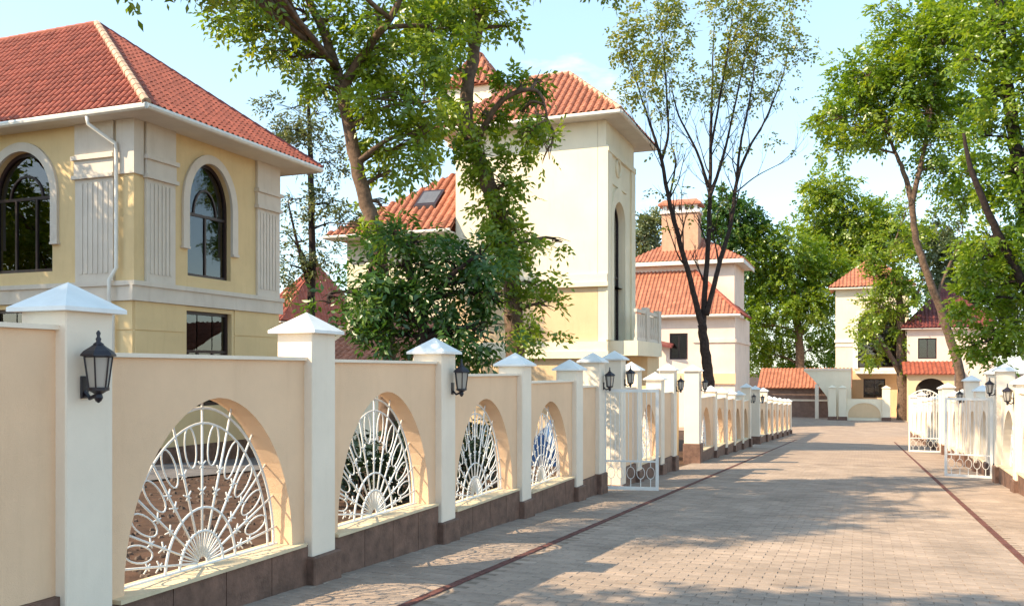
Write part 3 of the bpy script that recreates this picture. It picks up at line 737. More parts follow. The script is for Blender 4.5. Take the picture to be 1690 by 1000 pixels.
def hood(fr, op, w_=0.22, foot=4.62):
    c, hw, zb, zs, zt = op
    O = arch(c, hw+w_, foot, zs, zt+w_, 24); I = arch(c, hw-0.0, foot, zs, zt+0.0, 24)
    b = MB(fr); b.ring(O, I, 0.001, 0.075, closed=False); b.box(c-hw-w_-0.03, c-hw+0.0, 0.002, 0.10, foot-0.06, foot); b.box(c+hw-0.0, c+hw+w_+0.03, 0.002, 0.10, foot-0.06, foot); b.build('arch_moulding', 'trim', h1)
hood(RGT, op_r_up); hood(FRT, op_f_up); hood(FRT, op_f2)
window(h1, RGT, *op_r_up, cols=2, rails=(5.5,), inner=True, t=0.08)
window(h1, FRT, *op_f_up, cols=3, rails=(5.76,), inner=True, t=0.09); window(h1, FRT, *op_f2, cols=3, rails=(5.76,), inner=True, t=0.09)
window(h1, RGT, op_r_lo[0], op_r_lo[1], op_r_lo[2], None, op_r_lo[4], cols=3, rails=(2.0,), t=0.08)
window(h1, FRT, op_f_lo[0], op_f_lo[1], op_f_lo[2], None, op_f_lo[4], cols=3, rails=(2.0,), t=0.08)
ex1, ey0, ey1, ez = -14.88, 15.84, 22.85, 7.47
eave_box(h1, -30.8, ex1, ey0, ey1, ez, -30.2, HXc, HYc, Yf)
ap = (-19.8, 19.22, 11.13); ap2 = (-26, 19.22, 11.13)
ap = Vector(ap)
roof_plane(h1, [(-30.8, ey0, ez), (ex1, ey0, ez), ap, ap2], 'tile', singles=170, wd=0.20, ln=0.31, amp=0.055)
roof_plane(h1, [(ex1, ey0, ez), (ex1, ey1, ez), ap], 'tile', singles=130, wd=0.20, ln=0.31, amp=0.055)
roof_plane(h1, [(ex1, ey1, ez), (-30.8, ey1, ez), ap2, ap], 'tile', seg=2)
rf = [o for o in h1.children if o.name.startswith('roof_slope')][0]
ridge_caps(rf, (ex1, ey0, ez+0.02), ap); ridge_caps(rf, ap, (ex1, ey1, ez+0.02), 'tile_dark', 0.085); ridge_caps(rf, ap2, ap, 'tile', 0.09, single=False)
dp = MB(); px_ = -16.2
dp.tube([(px_-0.42, ey0-0.0, ez-0.12), (px_-0.42, ey0+0.02, ez-0.28), (px_-0.03, HYc-0.13, 6.8), (px_, HYc-0.13, 6.55), (px_, HYc-0.13, 3.9), (px_-0.1, HYc-0.24, 3.62), (px_-0.1, HYc-0.24, 3.1), (px_-0.1, HYc-0.13, 2.9), (px_-0.1, HYc-0.13, -0.4)], 0.046, 10)
dp.build('downpipe', 'gutter', h1, smooth=True)

# ---------------------------------------------------------------- second house: ivory tower with wing
TX, TY0, TY1 = -8.45, 31.04, 35.25
g2 = ground(33)
h2 = thing('ivory_house', 'tall ivory tower house with orange tiled hip roof behind the leafy trees', 'house', (TX-3, TY0+2, g2))
T_F = lambda a, o, z: (a, TY0-o, z); T_R = lambda a, o, z: (TX+o, a, z)
b = MB(); b.box(-14.3, TX-0.31, TY0, TY1, 4.6, 10.5); b.build('wall', 'ivory', h2)
b = MB(); b.box(-14.3, TX-0.31, TY0+0.03, TY1, g2-0.4, 4.598); b.build('wall', 'sand', h2)
opt = (32.68, 0.80, 2.75, 7.0, 7.7)
facade(h2, T_R, TY0+0.001, TY1, 4.6, 10.5, [(32.68, 0.80, 4.6, 7.0, 7.72)], 'ivory')
facade(h2, T_R, TY0+0.031, TY1, g2-0.4, 4.598, [(32.68, 0.80, 2.6, None, 4.598)], 'ivory')
b = MB(T_F); b.box(-14.4, TX+0.10, 0.001, 0.12, 4.5, 4.66); b.box(-14.4, TX+0.06, 0.001, 0.07, 4.66, 4.95); b.build('string_course', 'ivory', h2)
b = MB(T_F); b.box(-14.4, TX+0.12, -0.02, 0.16, 1.95, 2.2); b.box(-14.4, TX+0.08, -0.02, 0.10, 2.2, 2.55); b.build('string_course', 'ivory', h2)
b = MB(T_R); b.box(TY0+0.003, TY0+0.62, 0.001, 0.07, 2.6, 9.3); b.box(TY1-0.62, TY1-0.01, 0.001, 0.07, 2.6, 9.3); b.box(TY0+0.003, TY1-0.01, 0.001, 0.10, 9.3, 9.5); b.build('pilaster', 'ivory', h2)
O = arch(32.68, 1.15, 2.6, 7.0, 8.25, 22); I = arch(32.68, 0.82, 2.6, 7.0, 7.74, 22)
b = MB(T_R); b.box(31.5, 33.9, 0.001, 0.06, 8.26, 8.42); b.ring(O, I, 0.001, 0.09, closed=False); b.build('arch_moulding', 'ivory', h2)
wn = window(h2, T_R, 32.68, 0.8, 2.6, 7.0, 7.72, o=-0.2, cols=2, rails=(5.0,), t=0.07)
k = MB(T_R); k.tube([(32.68+0.30*math.cos(q*math.pi/10), 0.03, 9.0+0.30*math.sin(q*math.pi/10)) for q in range(20)], 0.05, 6, closed=True); k.build('roundel', 'ivory', h2)
# balcony
b = MB(T_R); b.box(31.45, 35.6, 0.001, 1.05, 2.05, 2.58); b.build('balcony_slab', 'ivory', h2)
b = MB(T_R); b.box(31.5, 35.5, 0.9, 1.0, 2.581, 2.70); b.box(31.5, 35.5, 0.9, 1.0, 3.60, 3.72); b.build('balcony_rail', 'trim', h2)
for y in (33.0, 35.1): MB(T_R).box(y, y+0.45, 0.82, 1.04, 2.582, 3.85).build('balcony_post', 'trim', h2)
for i in range(10):
    y = 31.7+i*0.36
    if all(abs(y-q-0.22) > 0.32 for q in (33.0, 35.1)): k = MB(T_R); k.lathe((y, 0.95, 2.70), [(0.05, 0), (0.07, 0.2), (0.035, 0.5), (0.05, 0.86)], 8); k.build('baluster', 'trim', h2)
b = MB(T_R); b.box(33.9, 36.0, 0.05, 0.85, g2-0.3, 2.049); b.build('porch_wall', 'sand', h2)
# tower roof
e = (-15.0, -7.75, 30.36, 36.1); ezt = 10.5
eave_box(h2, e[0], e[1], e[2], e[3], ezt, -14.3, TX, TY0, TY1)
ra, rb = Vector((-10.5, 33.2, 12.95)), Vector((-12.2, 33.2, 12.95))
roof_plane(h2, [(e[0], e[2], ezt), (e[1], e[2], ezt), ra, rb], 'tile_orange', wd=0.27, ln=0.36, amp=0.085)
roof_plane(h2, [(e[1], e[2], ezt), (e[1], e[3], ezt), ra], 'tile_orange', wd=0.27, ln=0.36, amp=0.085)
roof_plane(h2, [(e[1], e[3], ezt), (e[0], e[3], ezt), rb, ra], 'tile_orange', wd=0.3, ln=0.4, seg=2)
roof_plane(h2, [(e[0], e[3], ezt), (e[0], e[2], ezt), rb], 'tile_orange', wd=0.3, ln=0.4, seg=2)
rt = [o for o in h2.children if o.name.startswith('roof_slope')][0]
ridge_caps(rt, (e[1], e[2], ezt+0.03), ra, 'ridge', 0.09, single=False); ridge_caps(rt, ra, (e[1], e[3], ezt+0.03), 'ridge', 0.09, single=False); ridge_caps(rt, rb, ra, 'ridge', 0.09, single=False)
# turret roof rising behind the tower roof
tp_ = atz(790, 86, 36.6); c0 = tp_.x; c1 = tp_.y; hw_ = 1.15; zb_ = 12.75
tb = MB().box(c0-0.95, c0+0.95, c1-0.95, c1+0.95, 10.45, zb_); tb.build('turret_wall', 'ivory', h2)
cs = [(c0-hw_, c1-hw_, zb_), (c0+hw_, c1-hw_, zb_), (c0+hw_, c1+hw_, zb_), (c0-hw_, c1+hw_, zb_)]
for i in range(4): roof_plane(h2, [cs[i], cs[(i+1)%4], tp_], 'tile_orange', wd=0.27, ln=0.36, amp=0.085)
# wing
b = MB(); b.box(-19.2, -14.31, 31.3, 38.2, g2-0.4, 6.75); b.build('wing_wall', 'ivory', h2)
wl = (-19.85, 30.6, 6.8); wr = (-13.6, 30.55, 6.75); wa = Vector((-14.33, 34.6, 10.35))
roof_plane(h2, [wl, (-14.33, 30.6, 6.8), wa], 'tile_orange', wd=0.33, ln=0.42, amp=0.10)
roof_plane(h2, [(-19.85, 38.6, 6.8), wl, wa], 'tile_orange', wd=0.26, ln=0.36, seg=2)
roof_plane(h2, [(-14.33, 38.6, 6.8), (-19.85, 38.6, 6.8), wa], 'tile_orange', wd=0.3, ln=0.4, seg=2)
k = MB(); k.box(-19.8, -14.33, 30.62, 31.3, 6.68, 6.73); k.tube([(-19.85, 30.58, 6.76), (-14.33, 30.58, 6.76)], 0.07, 8); k.build('gutter', 'gutter', h2)
# skylight lies on the wing roof
sp = Vector((-16.6, 32.3, 0)); 
def on_wing(x, y): return 6.8+(y-30.6)*(10.35-6.8)/(34.6-30.6)
k = MB(); s0, s1, y0_, y1_ = -16.45, -15.5, 31.75, 32.6
k.add([(s0,y0_,on_wing(0,y0_)+0.02),(s1,y0_,on_wing(0,y0_)+0.02),(s1,y1_,on_wing(0,y1_)+0.02),(s0,y1_,on_wing(0,y1_)+0.02),
       (s0,y0_,on_wing(0,y0_)+0.17),(s1,y0_,on_wing(0,y0_)+0.17),(s1,y1_,on_wing(0,y1_)+0.17),(s0,y1_,on_wing(0,y1_)+0.17)], [(0,3,2,1),(4,5,6,7),(0,1,5,4),(1,2,6,5),(2,3,7,6),(3,0,4,7)])
sk = k.build('skylight', 'wframe', h2)
k = MB(); d_ = 0.1
k.add([(s0+d_,y0_+d_,on_wing(0,y0_+d_)+0.185),(s1-d_,y0_+d_,on_wing(0,y0_+d_)+0.185),(s1-d_,y1_-d_,on_wing(0,y1_-d_)+0.185),(s0+d_,y1_-d_,on_wing(0,y1_-d_)+0.185)], [(0,1,2,3)])
M['sky_pane'] = mat('skylight_pane', (0.12, 0.12, 0.13), 0.12, 0.1, 4, spec=0.6); k.build('pane', 'sky_pane', sk)

# ---------------------------------------------------------------- third house with chimney, farther down the street
g3 = ground(66)
X3 = -8.45; Y3 = on_x(1213, 600, X3).y
h3 = thing('chimney_house', 'pale house with orange roof and broad brick chimney beyond the dark forked tree', 'house', (X3-4, Y3+3, g3))
H3 = lambda a, o, z: (a, Y3-o, z)
ze3 = on_x(1213, 520, X3).z; xl3 = on_y(1020, 600, Y3).x
wx0 = on_y(1105, 570, Y3).x; wx1 = on_y(1135, 570, Y3).x; wz0 = on_y(1120, 593, Y3).z; wz1 = on_y(1120, 550, Y3).z
facade(h3, H3, xl3, X3, g3-0.3, ze3, [((wx0+wx1)/2, (wx1-wx0)/2, wz0, None, wz1)], 'pale')
b = MB(); b.box(X3-0.3, X3, Y3+0.301, Y3+9, g3-0.3, ze3); b.box(xl3, xl3+0.3, Y3+0.301, Y3+9, g3-0.3, ze3); b.box(xl3+0.3, X3-0.3, Y3+6, Y3+6.3, g3-0.3, ze3); b.build('wall', 'pale', h3)
window(h3, H3, (wx0+wx1)/2, (wx1-wx0)/2, wz0, None, wz1, cols=2, t=0.12)
zc = on_x(1213, 562, X3).z; b = MB(H3); b.box(wx1+0.4, X3+0.03, 0.001, 0.10, zc-0.12, zc+0.12); b.build('string_course', 'pale', h3)
b = MB(); b.box(X3+0.001, X3+0.10, Y3-0.08, Y3+9, zc-0.12, zc+0.12); b.build('string_course', 'pale', h3)
zb3 = on_x(1213, 622, X3).z; b = MB(H3); b.box(xl3, X3+0.06, 0.001, 0.16, zb3-0.5, zb3+0.25); b.build('base_course', 'sand', h3)
# lower skirt roof against the taller block
Yb = Y3+3.4; zt3 = 9.15
bx1 = X3-0.05; up_l = xl3; 
p0 = (xl3-0.5, Y3-0.55, ze3+0.05); p1 = (X3+0.45, Y3-0.55, ze3+0.05); p2 = (on_y(1147, 430, Yb).x, Yb, zt3); p3 = (xl3-0.5, Yb, zt3)
roof_plane(h3, [p0, p1, p2, p3], 'tile_orange', wd=0.30, ln=0.42, amp=0.07)
roof_plane(h3, [p1, (X3+0.45, Yb+3, ze3+0.05), (p2[0], Yb+3, zt3), p2], 'tile', wd=0.30, ln=0.42, amp=0.07)
r3 = [o for o in h3.children if o.name.startswith('roof_slope')][-1]
ridge_caps(r3, p1, p2, 'tile', 0.12, single=False)
k = MB(); k.box(xl3-0.45, X3+0.4, Y3-0.5, Y3-0.001, ze3-0.16, ze3-0.06); k.build('soffit', 'soffit', h3)
k = MB(); k.tube([(xl3-0.5, Y3-0.58, ze3-0.02), (X3+0.45, Y3-0.58, ze3-0.02)], 0.09, 8); k.build('gutter', 'gutter', h3)
Yt = Yb+0.02; zu = 9.75; xr_ = on_y(1212, 425, Yt).x
b = MB(); b.box(xl3+0.2, xr_, Yt, Yt+6, ze3, zu); b.build('upper_wall', 'pale', h3)
q0, q1 = xl3-0.4, on_y(1227, 425, Yt-0.7).x; qy0, qy1 = Yt-0.7, Yt+6.7
eave_box(h3, q0, q1, qy0, qy1, zu+0.05, xl3+0.2, xr_, Yt, Yt+6, gut=False)
k = MB(); k.box(q0, q1, qy0, qy0+0.08, zu-0.18, zu+0.12); k.box(q1-0.08, q1, qy0+0.081, qy1, zu-0.18, zu+0.12); k.build('fascia', 'soffit', h3)
ym = (qy0+qy1)/2; u1 = Vector((q1-3.7, ym, zu+2.3)); u0 = Vector((q0+3.7, ym, zu+2.3))
roof_plane(h3, [(q0, qy0, zu+0.12), (q1, qy0, zu+0.12), u1, u0], 'tile_orange', wd=0.30, ln=0.42, amp=0.07)
roof_plane(h3, [(q1, qy0, zu+0.12), (q1, qy1, zu+0.12), u1], 'tile_orange', wd=0.30, ln=0.42, amp=0.07)
roof_plane(h3, [(q0, qy1, zu+0.12), (q0, qy0, zu+0.12), u0], 'tile_orange', wd=0.3, ln=0.42, seg=2)
cy = Yt+0.9; ca0 = on_y(1092, 360, cy).x; ca1 = on_y(1152, 360, cy).x; cz = on_y(1120, 352, cy).z
k = MB(); k.box(ca0, ca1, cy, cy+1.5, zu-0.2, cz); ch = k.build('chimney', 'brickwall', h3)
k = MB(); k.box(ca0-0.12, ca1+0.12, cy-0.12, cy+1.62, cz, cz+0.2)
for i in range(6):
    x = ca0+(ca1-ca0)*(i+0.5)/6; k.box(x-0.15, x+0.15, cy+0.01, cy+0.3, cz+0.201, cz+0.62); k.box(x-0.15, x+0.15, cy+1.2, cy+1.49, cz+0.201, cz+0.62)
k.build('chimney_vent', 'white', ch)
k = MB(); k.box(ca0-0.25, ca1+0.25, cy-0.25, cy+1.75, cz+0.62, cz+0.78); k.frus(ca0-0.25, ca1+0.25, cy-0.25, cy+1.75, cz+0.78, cz+1.1, 0.4); k.build('chimney_cap', 'tile_orange', ch)
# entrance canopy beside it
cp0 = on_y(1077, 563, Y3-0.9); cp1 = on_y(1108, 570, Y3-0.9)
k = MB(); k.add([(cp0.x, Y3-0.9, cp0.z-0.2), (cp1.x, Y3-0.9, cp1.z-0.2), (cp1.x, Y3-0.001, cp1.z), (cp0.x, Y3-0.001, cp0.z), (cp0.x, Y3-0.9, cp0.z-0.05), (cp1.x, Y3-0.9, cp1.z-0.05), (cp1.x, Y3-0.001, cp1.z+0.15), (cp0.x, Y3-0.001, cp0.z+0.15)],
      [(0,3,2,1),(4,5,6,7),(0,1,5,4),(1,2,6,5),(2,3,7,6),(3,0,4,7)]); cn = k.build('entrance_canopy', 'rail', h3)
k = MB(); k.box(cp0.x-0.1, cp0.x+0.12, Y3-0.95, Y3-0.75, cp0.z-0.5, cp0.z+0.45); k.build('canopy_post', 'rail', cn)

# ---------------------------------------------------------------- houses glimpsed on the left between the trees
def simple_house(name, label, x0, x1, y0, y1, zb, ze, zr, wallm, tilem, wins=(), ov=0.6):
    t = thing(name, label, 'house', ((x0+x1)/2, (y0+y1)/2, zb))
    fr = lambda a, o, z: (a, y0-o, z)
    facade(t, fr, x0, x1, zb-0.3, ze, [(c, hw, a, None, b_) for c, hw, a, b_ in wins], wallm)
    b = MB(); b.box(x0, x0+0.3, y0+0.301, y1, zb-0.3, ze); b.box(x1-0.3, x1, y0+0.301, y1, zb-0.3, ze); b.box(x0+0.3, x1-0.3, y1-0.3, y1, zb-0.3, ze); b.build('wall', wallm, t)
    for c, hw, a, b_ in wins: window(t, fr, c, hw, a, None, b_, cols=2, t=0.1)
    a0, a1, c0_, c1_ = x0-ov, x1+ov, y0-ov, y1+ov; s_ = min(a1-a0, c1_-c0_)/2
    if a1-a0 >= c1_-c0_: r0, r1 = Vector((a0+s_, (c0_+c1_)/2, zr)), Vector((a1-s_, (c0_+c1_)/2, zr))
    else: r0 = r1 = Vector(((a0+a1)/2, (c0_+c1_)/2, zr))
    z = ze+0.05
    fronts = [(a0,c0_,z), (a1,c0_,z), r1]+([r0] if (r1-r0).length > 0.05 else [])
    roof_plane(t, fronts, tilem, wd=0.3, ln=0.42, amp=0.07)
    roof_plane(t, [(a1,c0_,z), (a1,c1_,z), r1], tilem, wd=0.3, ln=0.42, seg=2)
    roof_plane(t, [(a0,c1_,z), (a0,c0_,z), r0], tilem, wd=0.3, ln=0.42, seg=2)
    roof_plane(t, [(a1,c1_,z), (a0,c1_,z), r0]+([] if (r1-r0).length <= 0.05 else []) if (r1-r0).length <= 0.05 else [(a1,c1_,z), (a0,c1_,z), r0, r1], tilem, wd=0.4, ln=0.6, seg=2)
    k = MB(); k.box(a0+0.05, a1-0.05, c0_+0.05, y0, z-0.12, z-0.06); k.box(x1, a1-0.05, y0, c1_-0.05, z-0.12, z-0.06); k.box(a0+0.05, x0, y0, c1_-0.05, z-0.12, z-0.06); k.build('soffit', 'soffit', t)
    return t
pA = atz(440, 525, 46); pB = atz(575, 525, 52)
simple_house('red_roofed_house', 'low house with red roof glimpsed between the yellow house and the trees', pA.x, pB.x, min(pA.y, pB.y), min(pA.y, pB.y)+8, ground(50), 4.0, 7.4, 'ivory', 'tile', [])
# small garden shed with orange tiles just behind the wall
pS = atz(552, 600, 24)
sh = thing('garden_shed', 'small shed with sloping orange tiles just above the left wall', 'shed', (pS.x+0.5, pS.y+1, ground(pS.y)))
b = MB(); b.box(pS.x-0.3, pS.x+2.0, pS.y, pS.y+2.2, ground(pS.y)-0.2, 1.75); b.build('wall', 'ivory', sh)
roof_plane(sh, [(pS.x-0.6, pS.y-0.4, 1.65), (pS.x+2.3, pS.y-0.4, 1.65), (pS.x+2.3, pS.y+2.4, 3.0), (pS.x-0.6, pS.y+2.4, 3.0)], 'tile_orange', wd=0.2, ln=0.3, amp=0.05)

# ---------------------------------------------------------------- buildings at the end of the street
ge = ground(90)
# low shed with orange roof
Yq = 84.0
a0, a1 = on_y(1256, 650, Yq).x, on_y(1400, 650, Yq).x
ls = thing('low_outbuilding', 'low outbuilding with orange tile roof at the end of the street', 'outbuilding', ((a0+a1)/2, Yq+2, ge))
zt = on_y(1300, 640, Yq).z; zr = on_y(1300, 608, Yq+3.2).z
b = MB(); b.box(a0, a1, Yq, Yq+5, ge-0.3, zt); b.build('wall', 'brownwall', ls)
b = MB(); zl = on_y(1300, 660, Yq).z; b.box(a0, a1, Yq-0.06, Yq-0.001, zl-0.08, zl+0.08); b.build('string_course', 'cream', ls)
roof_plane(ls, [(a0-0.3, Yq-0.4, zt), (a1+0.3, Yq-0.4, zt), (a1+0.3, Yq+3.2, zr), (a0-0.3, Yq+3.2, zr)], 'tile_orange', wd=0.32, ln=0.45, amp=0.07)
# curved stair wall in front of it
Yw = 81.5
sw = thing('stair_wall', 'cream curving stair wall sweeping down beside the far gatehouse', 'wall', (on_y(1360, 690, Yw).x, Yw, ge))
fr = lambda a, o, z: (a, Yw-o, z)
P_ = lambda px, py: (on_y(px, py, Yw).x, on_y(px, py, Yw).z)
pts = [P_(1325, 611)]+[P_(1325+40*t_, 611+44*t_**1.25) for t_ in (0.2, 0.4, 0.6, 0.8, 1.0)]+[(P_(1368, 690)[0], ge-0.2), (P_(1405, 690)[0], ge-0.2), P_(1405, 611)]
MB(fr).prism(pts, -0.3, 0).build('curved_wall', 'ivory', sw)
x_ = P_(1345, 690)[0]; MB(fr).box(x_, x_+0.3, -0.3, 0.0, ge-0.2, P_(1345, 634)[1]).build('post', 'cream', sw)
x0_, x1_ = P_(1327, 610)[0], P_(1405, 610)[0]; MB(fr).box(x0_, x1_, -0.36, 0.07, P_(1360, 611)[1]+0.002, P_(1360, 608)[1]).build('coping', 'cream', sw)
# gatehouse
Yg = 88.0
ga0, ga1 = on_y(1379, 600, Yg).x, on_y(1500, 600, Yg).x; zg = on_y(1400, 474, Yg).z
gh = thing('gatehouse', 'cream gatehouse with arched recess and small red roof at the street end', 'gatehouse', ((ga0+ga1)/2, Yg+3, ge))
fr = lambda a, o, z: (a, Yg-o, z)
ac = on_y(1450, 540, Yg).x; zfl = on_y(1430, 612, Yg).z; zarc = on_y(1450, 508, Yg).z
hwg = 1.75
facade(gh, fr, ga0, ga1, zfl, zg, [(ac, hwg, zfl+0.3, zarc-hwg, zarc)], 'ivory', th=0.5)
b = MB(); b.box(ga0, ga0+0.4, Yg+0.501, Yg+7, ge-0.2, zg); b.box(ga1-0.4, ga1, Yg+0.501, Yg+7, ge-0.2, zg); b.box(ga0+0.4, ga1-0.4, Yg+3, Yg+3.3, ge-0.2, zg); b.build('wall', 'ivory', gh)
gx0, gx1 = on_y(1425, 640, Yg).x, on_y(1461, 640, Yg).x; gz0, gz1 = on_y(1440, 656, Yg).z, on_y(1440, 625, Yg).z
facade(gh, fr, ga0, ga1, ge-0.2, zfl-0.002, [((gx0+gx1)/2, (gx1-gx0)/2, gz0, None, gz1)], 'sand', th=0.4)
window(gh, fr, (gx0+gx1)/2, (gx1-gx0)/2, gz0, None, gz1, cols=2, t=0.12)
window(gh, fr, ac, hwg-0.001, zfl+0.3, zarc-hwg, zarc-0.001, o=-0.4, cols=2, t=0.12, rails=(zarc-hwg,))
b = MB(fr); b.ring(arch(ac, hwg+0.35, zfl+0.2, zarc-hwg, zarc+0.35, 20), arch(ac, hwg+0.001, zfl+0.2, zarc-hwg, zarc+0.001, 20), 0.001, 0.15, closed=False); b.build('arch_moulding', 'white', gh)
b = MB(fr); b.box(ga0-0.1, ga0+0.9*(ac-hwg-ga0), 0.001, 0.08, zfl+2.6, zfl+2.85); b.box(ga0-0.05, ga0+0.85*(ac-hwg-ga0), 0.001, 0.06, zfl+2.2, zfl+2.35); b.build('moulding', 'white', gh)
b = MB(fr); b.box(on_y(1412, 612, Yg).x, on_y(1482, 612, Yg).x, 0.001, 1.1, zfl-0.25, zfl-0.02); b.build('balcony_slab', 'white', gh)
gm_ = (ga0+ga1)/2; zp = on_y(1420, 425, Yg+3).z
roof_plane(gh, [(ga0-0.6, Yg-0.6, zg), (ga1+0.6, Yg-0.6, zg), (gm_, Yg+3, zp)], 'tile_orange', wd=0.32, ln=0.45, amp=0.07)
roof_plane(gh, [(ga1+0.6, Yg-0.6, zg), (ga1+0.6, Yg+7, zg), (gm_, Yg+3, zp)], 'tile_orange', wd=0.4, ln=0.6, seg=2)
roof_plane(gh, [(ga0-0.6, Yg+7, zg), (ga0-0.6, Yg-0.6, zg), (gm_, Yg+3, zp)], 'tile_orange', wd=0.32, ln=0.45, seg=2)
k = MB(); k.box(ga0-0.55, ga1+0.55, Yg-0.55, Yg-0.001, zg-0.2, zg-0.08); k.build('soffit', 'soffit', gh)
# low wall with piers before the gatehouse
Yp = 80.0
ew = thing('low_front_wall', 'low cream wall with blind arch and square piers facing down the street', 'wall', (on_y(1420, 690, Yp).x, Yp, ge))
fr = lambda a, o, z: (a, Yp-o, z)
pz = on_y(1400, 640, Yp).z
for px in (1367, 1384, 1456):
    x = on_y(px, 690, Yp).x; p = MB(fr).cbox(x, x+0.62, -0.5, 0.1, ge+0.3, pz, 0.02).build('pier', 'ivory', ew)
    MB(fr).cbox(x-0.05, x+0.67, -0.55, 0.15, ge-0.2, ge+0.3, 0.02).build('pier_base', 'granite', p)
    MB(fr).frus(x-0.06, x+0.68, -0.56, 0.16, pz, pz+0.22, None).build('pier_cap', 'ivory', p)
x0, x1 = on_y(1384, 690, Yp).x+0.62, on_y(1456, 690, Yp).x
pt_ = on_y(1400, 658, Yp).z
MB(fr).box(x0, x1, -0.35, -0.12, ge-0.2, pt_).build('panel', 'ivory', ew)
c_ = (x0+x1)/2; MB(fr).prism(arch(c_, 1.25, ge+0.25, ge+0.5, ge+1.45, 16), -0.119, -0.08).build('blind_arch', 'sand', ew)
MB(fr).ring(arch(c_, 1.4, ge+0.2, ge+0.5, ge+1.6, 16), arch(c_, 1.25, ge+0.2, ge+0.5, ge+1.45, 16), -0.119, -0.03, closed=False).build('arch_moulding', 'ivory', ew)
# right-hand house at the end
Yr = 82.0
xa, xb = on_y(1497, 560, Yr).x, on_y(1640, 560, Yr).x; ze = on_y(1520, 542, Yr).z
wxa, wxb = on_y(1515, 575, Yr).x, on_y(1546, 575, Yr).x; wza, wzb = on_y(1530, 592, Yr).z, on_y(1530, 558, Yr).z
simple_house('dark_roofed_house', 'pale house with dark red roof and one brown window behind the leaning tree', xa, xb, Yr, Yr+9, ge, ze, on_y(1540, 470, Yr+4).z, 'pale', 'tile_dark', [((wxa+wxb)/2, (wxb-wxa)/2, wza, wzb)], ov=0.5)
po = thing('porch', 'low tiled porch with dark arched doorway behind the arched gate', 'porch', ((xa+xb)/2, Yr-2, ge))
xq = on_y(1575, 600, Yr-2.5).x; xq0 = on_y(1497, 600, Yr-2.5).x; zq = on_y(1530, 617, Yr-2.5).z
fr = lambda a, o, z: (a, Yr-2.5-o, z)
dc = on_y(1537, 630, Yr-2.5).x
facade(po, fr, xq0, xq, ge-0.2, zq, [(dc, 1.15, ge, zq-1.35, zq-0.35)], 'sand', th=0.35)
MB().box(xq0+0.1, xq-0.1, Yr-0.6, Yr-0.3, ge-0.2, zq).build('back_wall', 'dark', po)
roof_plane(po, [(xq0-0.3, Yr-2.9, zq), (xq+0.3, Yr-2.9, zq), (xq+0.3, Yr-0.02, zq+1.0), (xq0-0.3, Yr-0.02, zq+1.0)], 'tile', wd=0.32, ln=0.45, amp=0.06)

# ================================================================== YARD THINGS SEEN THROUGH THE GRILLES
pt0 = Vector((-7.75, 23.5, ground(23.5)))
tb_ = MB(); nn = 14
for j in range(nn+1):
    for i in range(nn+1):
        u_, v_ = i/nn*2-1, j/nn*2-1; r2 = max(abs(u_), abs(v_))
        h = 1.25*max(0, 1-r2**3.0)*(0.9+0.12*math.sin(5*u_+1)+0.1*math.cos(7*v_))
        tb_.v.append((pt0.x+u_*0.85*(1+0.08*math.sin(6*v_)), pt0.y+v_*1.3, pt0.z-0.03+h+0.03*math.sin(17*u_+9*v_)))
for j in range(nn):
    for i in range(nn): q = j*(nn+1)+i; tb_.f.append((q, q+1, q+nn+2, q+nn+1))
tag(tb_.build('covered_pile', 'tarp', recalc=False, smooth=True), 'pile under a blue tarpaulin seen through the fourth grille', 'tarpaulin')

# ================================================================== TREES
def leaf_cloud(clusters, L_, W_, seed, droop=0.35, leaflets=7, tintmix=0.0):
    """clusters: (centre, (rx,ry,rz), sprays) -> vertices and tints of folded leaf blades on drooping sprays"""
    rg = np.random.default_rng(seed); V = []; T = []
    for c, rad, ns in clusters:
        c = np.array(c); rad = np.array(rad); K = max(3, int(ns/9))
        d = rg.normal(size=(K, 3)); d /= np.linalg.norm(d, axis=1)[:, None]; rr = rg.uniform(0.15, 1.0, K)**0.55
        sub = d*rr[:, None]; idx = rg.integers(0, K, ns)
        p = sub[idx]+rg.normal(size=(ns, 3))*0.20
        tintc = rg.uniform(0, 1, K)[idx]
        pos = c+p*rad
        out = p*rad+rg.normal(size=(ns, 3))*0.35*rad.mean(); out /= np.linalg.norm(out, axis=1)[:, None]+1e-9
        out[:, 2] -= droop; out /= np.linalg.norm(out, axis=1)[:, None]+1e-9
        side = np.cross(out, np.array([0, 0, 1.0])+rg.normal(size=(ns, 3))*0.4); side /= np.linalg.norm(side, axis=1)[:, None]+1e-9
        up = np.cross(side, out)
        for k in range(leaflets):
            s = (-1)**k; t = (k//2+1)/(leaflets/2+0.5); q = pos+out*(t*L_*2.0)[..., None] if False else pos+out*(t*L_*2.2)
            q = q-np.array([0, 0, 1.0])*(t*t*L_*0.5)
            if k == leaflets-1: dr = out+rg.normal(size=(ns, 3))*0.15
            else: dr = side*s*0.95+out*0.55+rg.normal(size=(ns, 3))*0.28
            dr[:, 2] -= 0.18; dr /= np.linalg.norm(dr, axis=1)[:, None]
            nu = up+rg.normal(size=(ns, 3))*0.45; sd = np.cross(dr, nu); sd /= np.linalg.norm(sd, axis=1)[:, None]+1e-9; nn_ = np.cross(sd, dr)
            sz = rg.uniform(0.7, 1.25, ns)[:, None]
            ln = L_*sz; wd = W_*sz
            V.append(np.stack([q, q+dr*ln*0.45+sd*wd*0.5+nn_*wd*0.12, q+dr*ln, q+dr*ln*0.45-sd*wd*0.5+nn_*wd*0.12], 1))
            T.append(np.clip(0.55*tintc+0.45*rg.uniform(0, 1, ns), 0, 1))
    V = np.concatenate(V); T = np.concatenate(T)
    return V.reshape(-1, 3), np.repeat(T, 4)
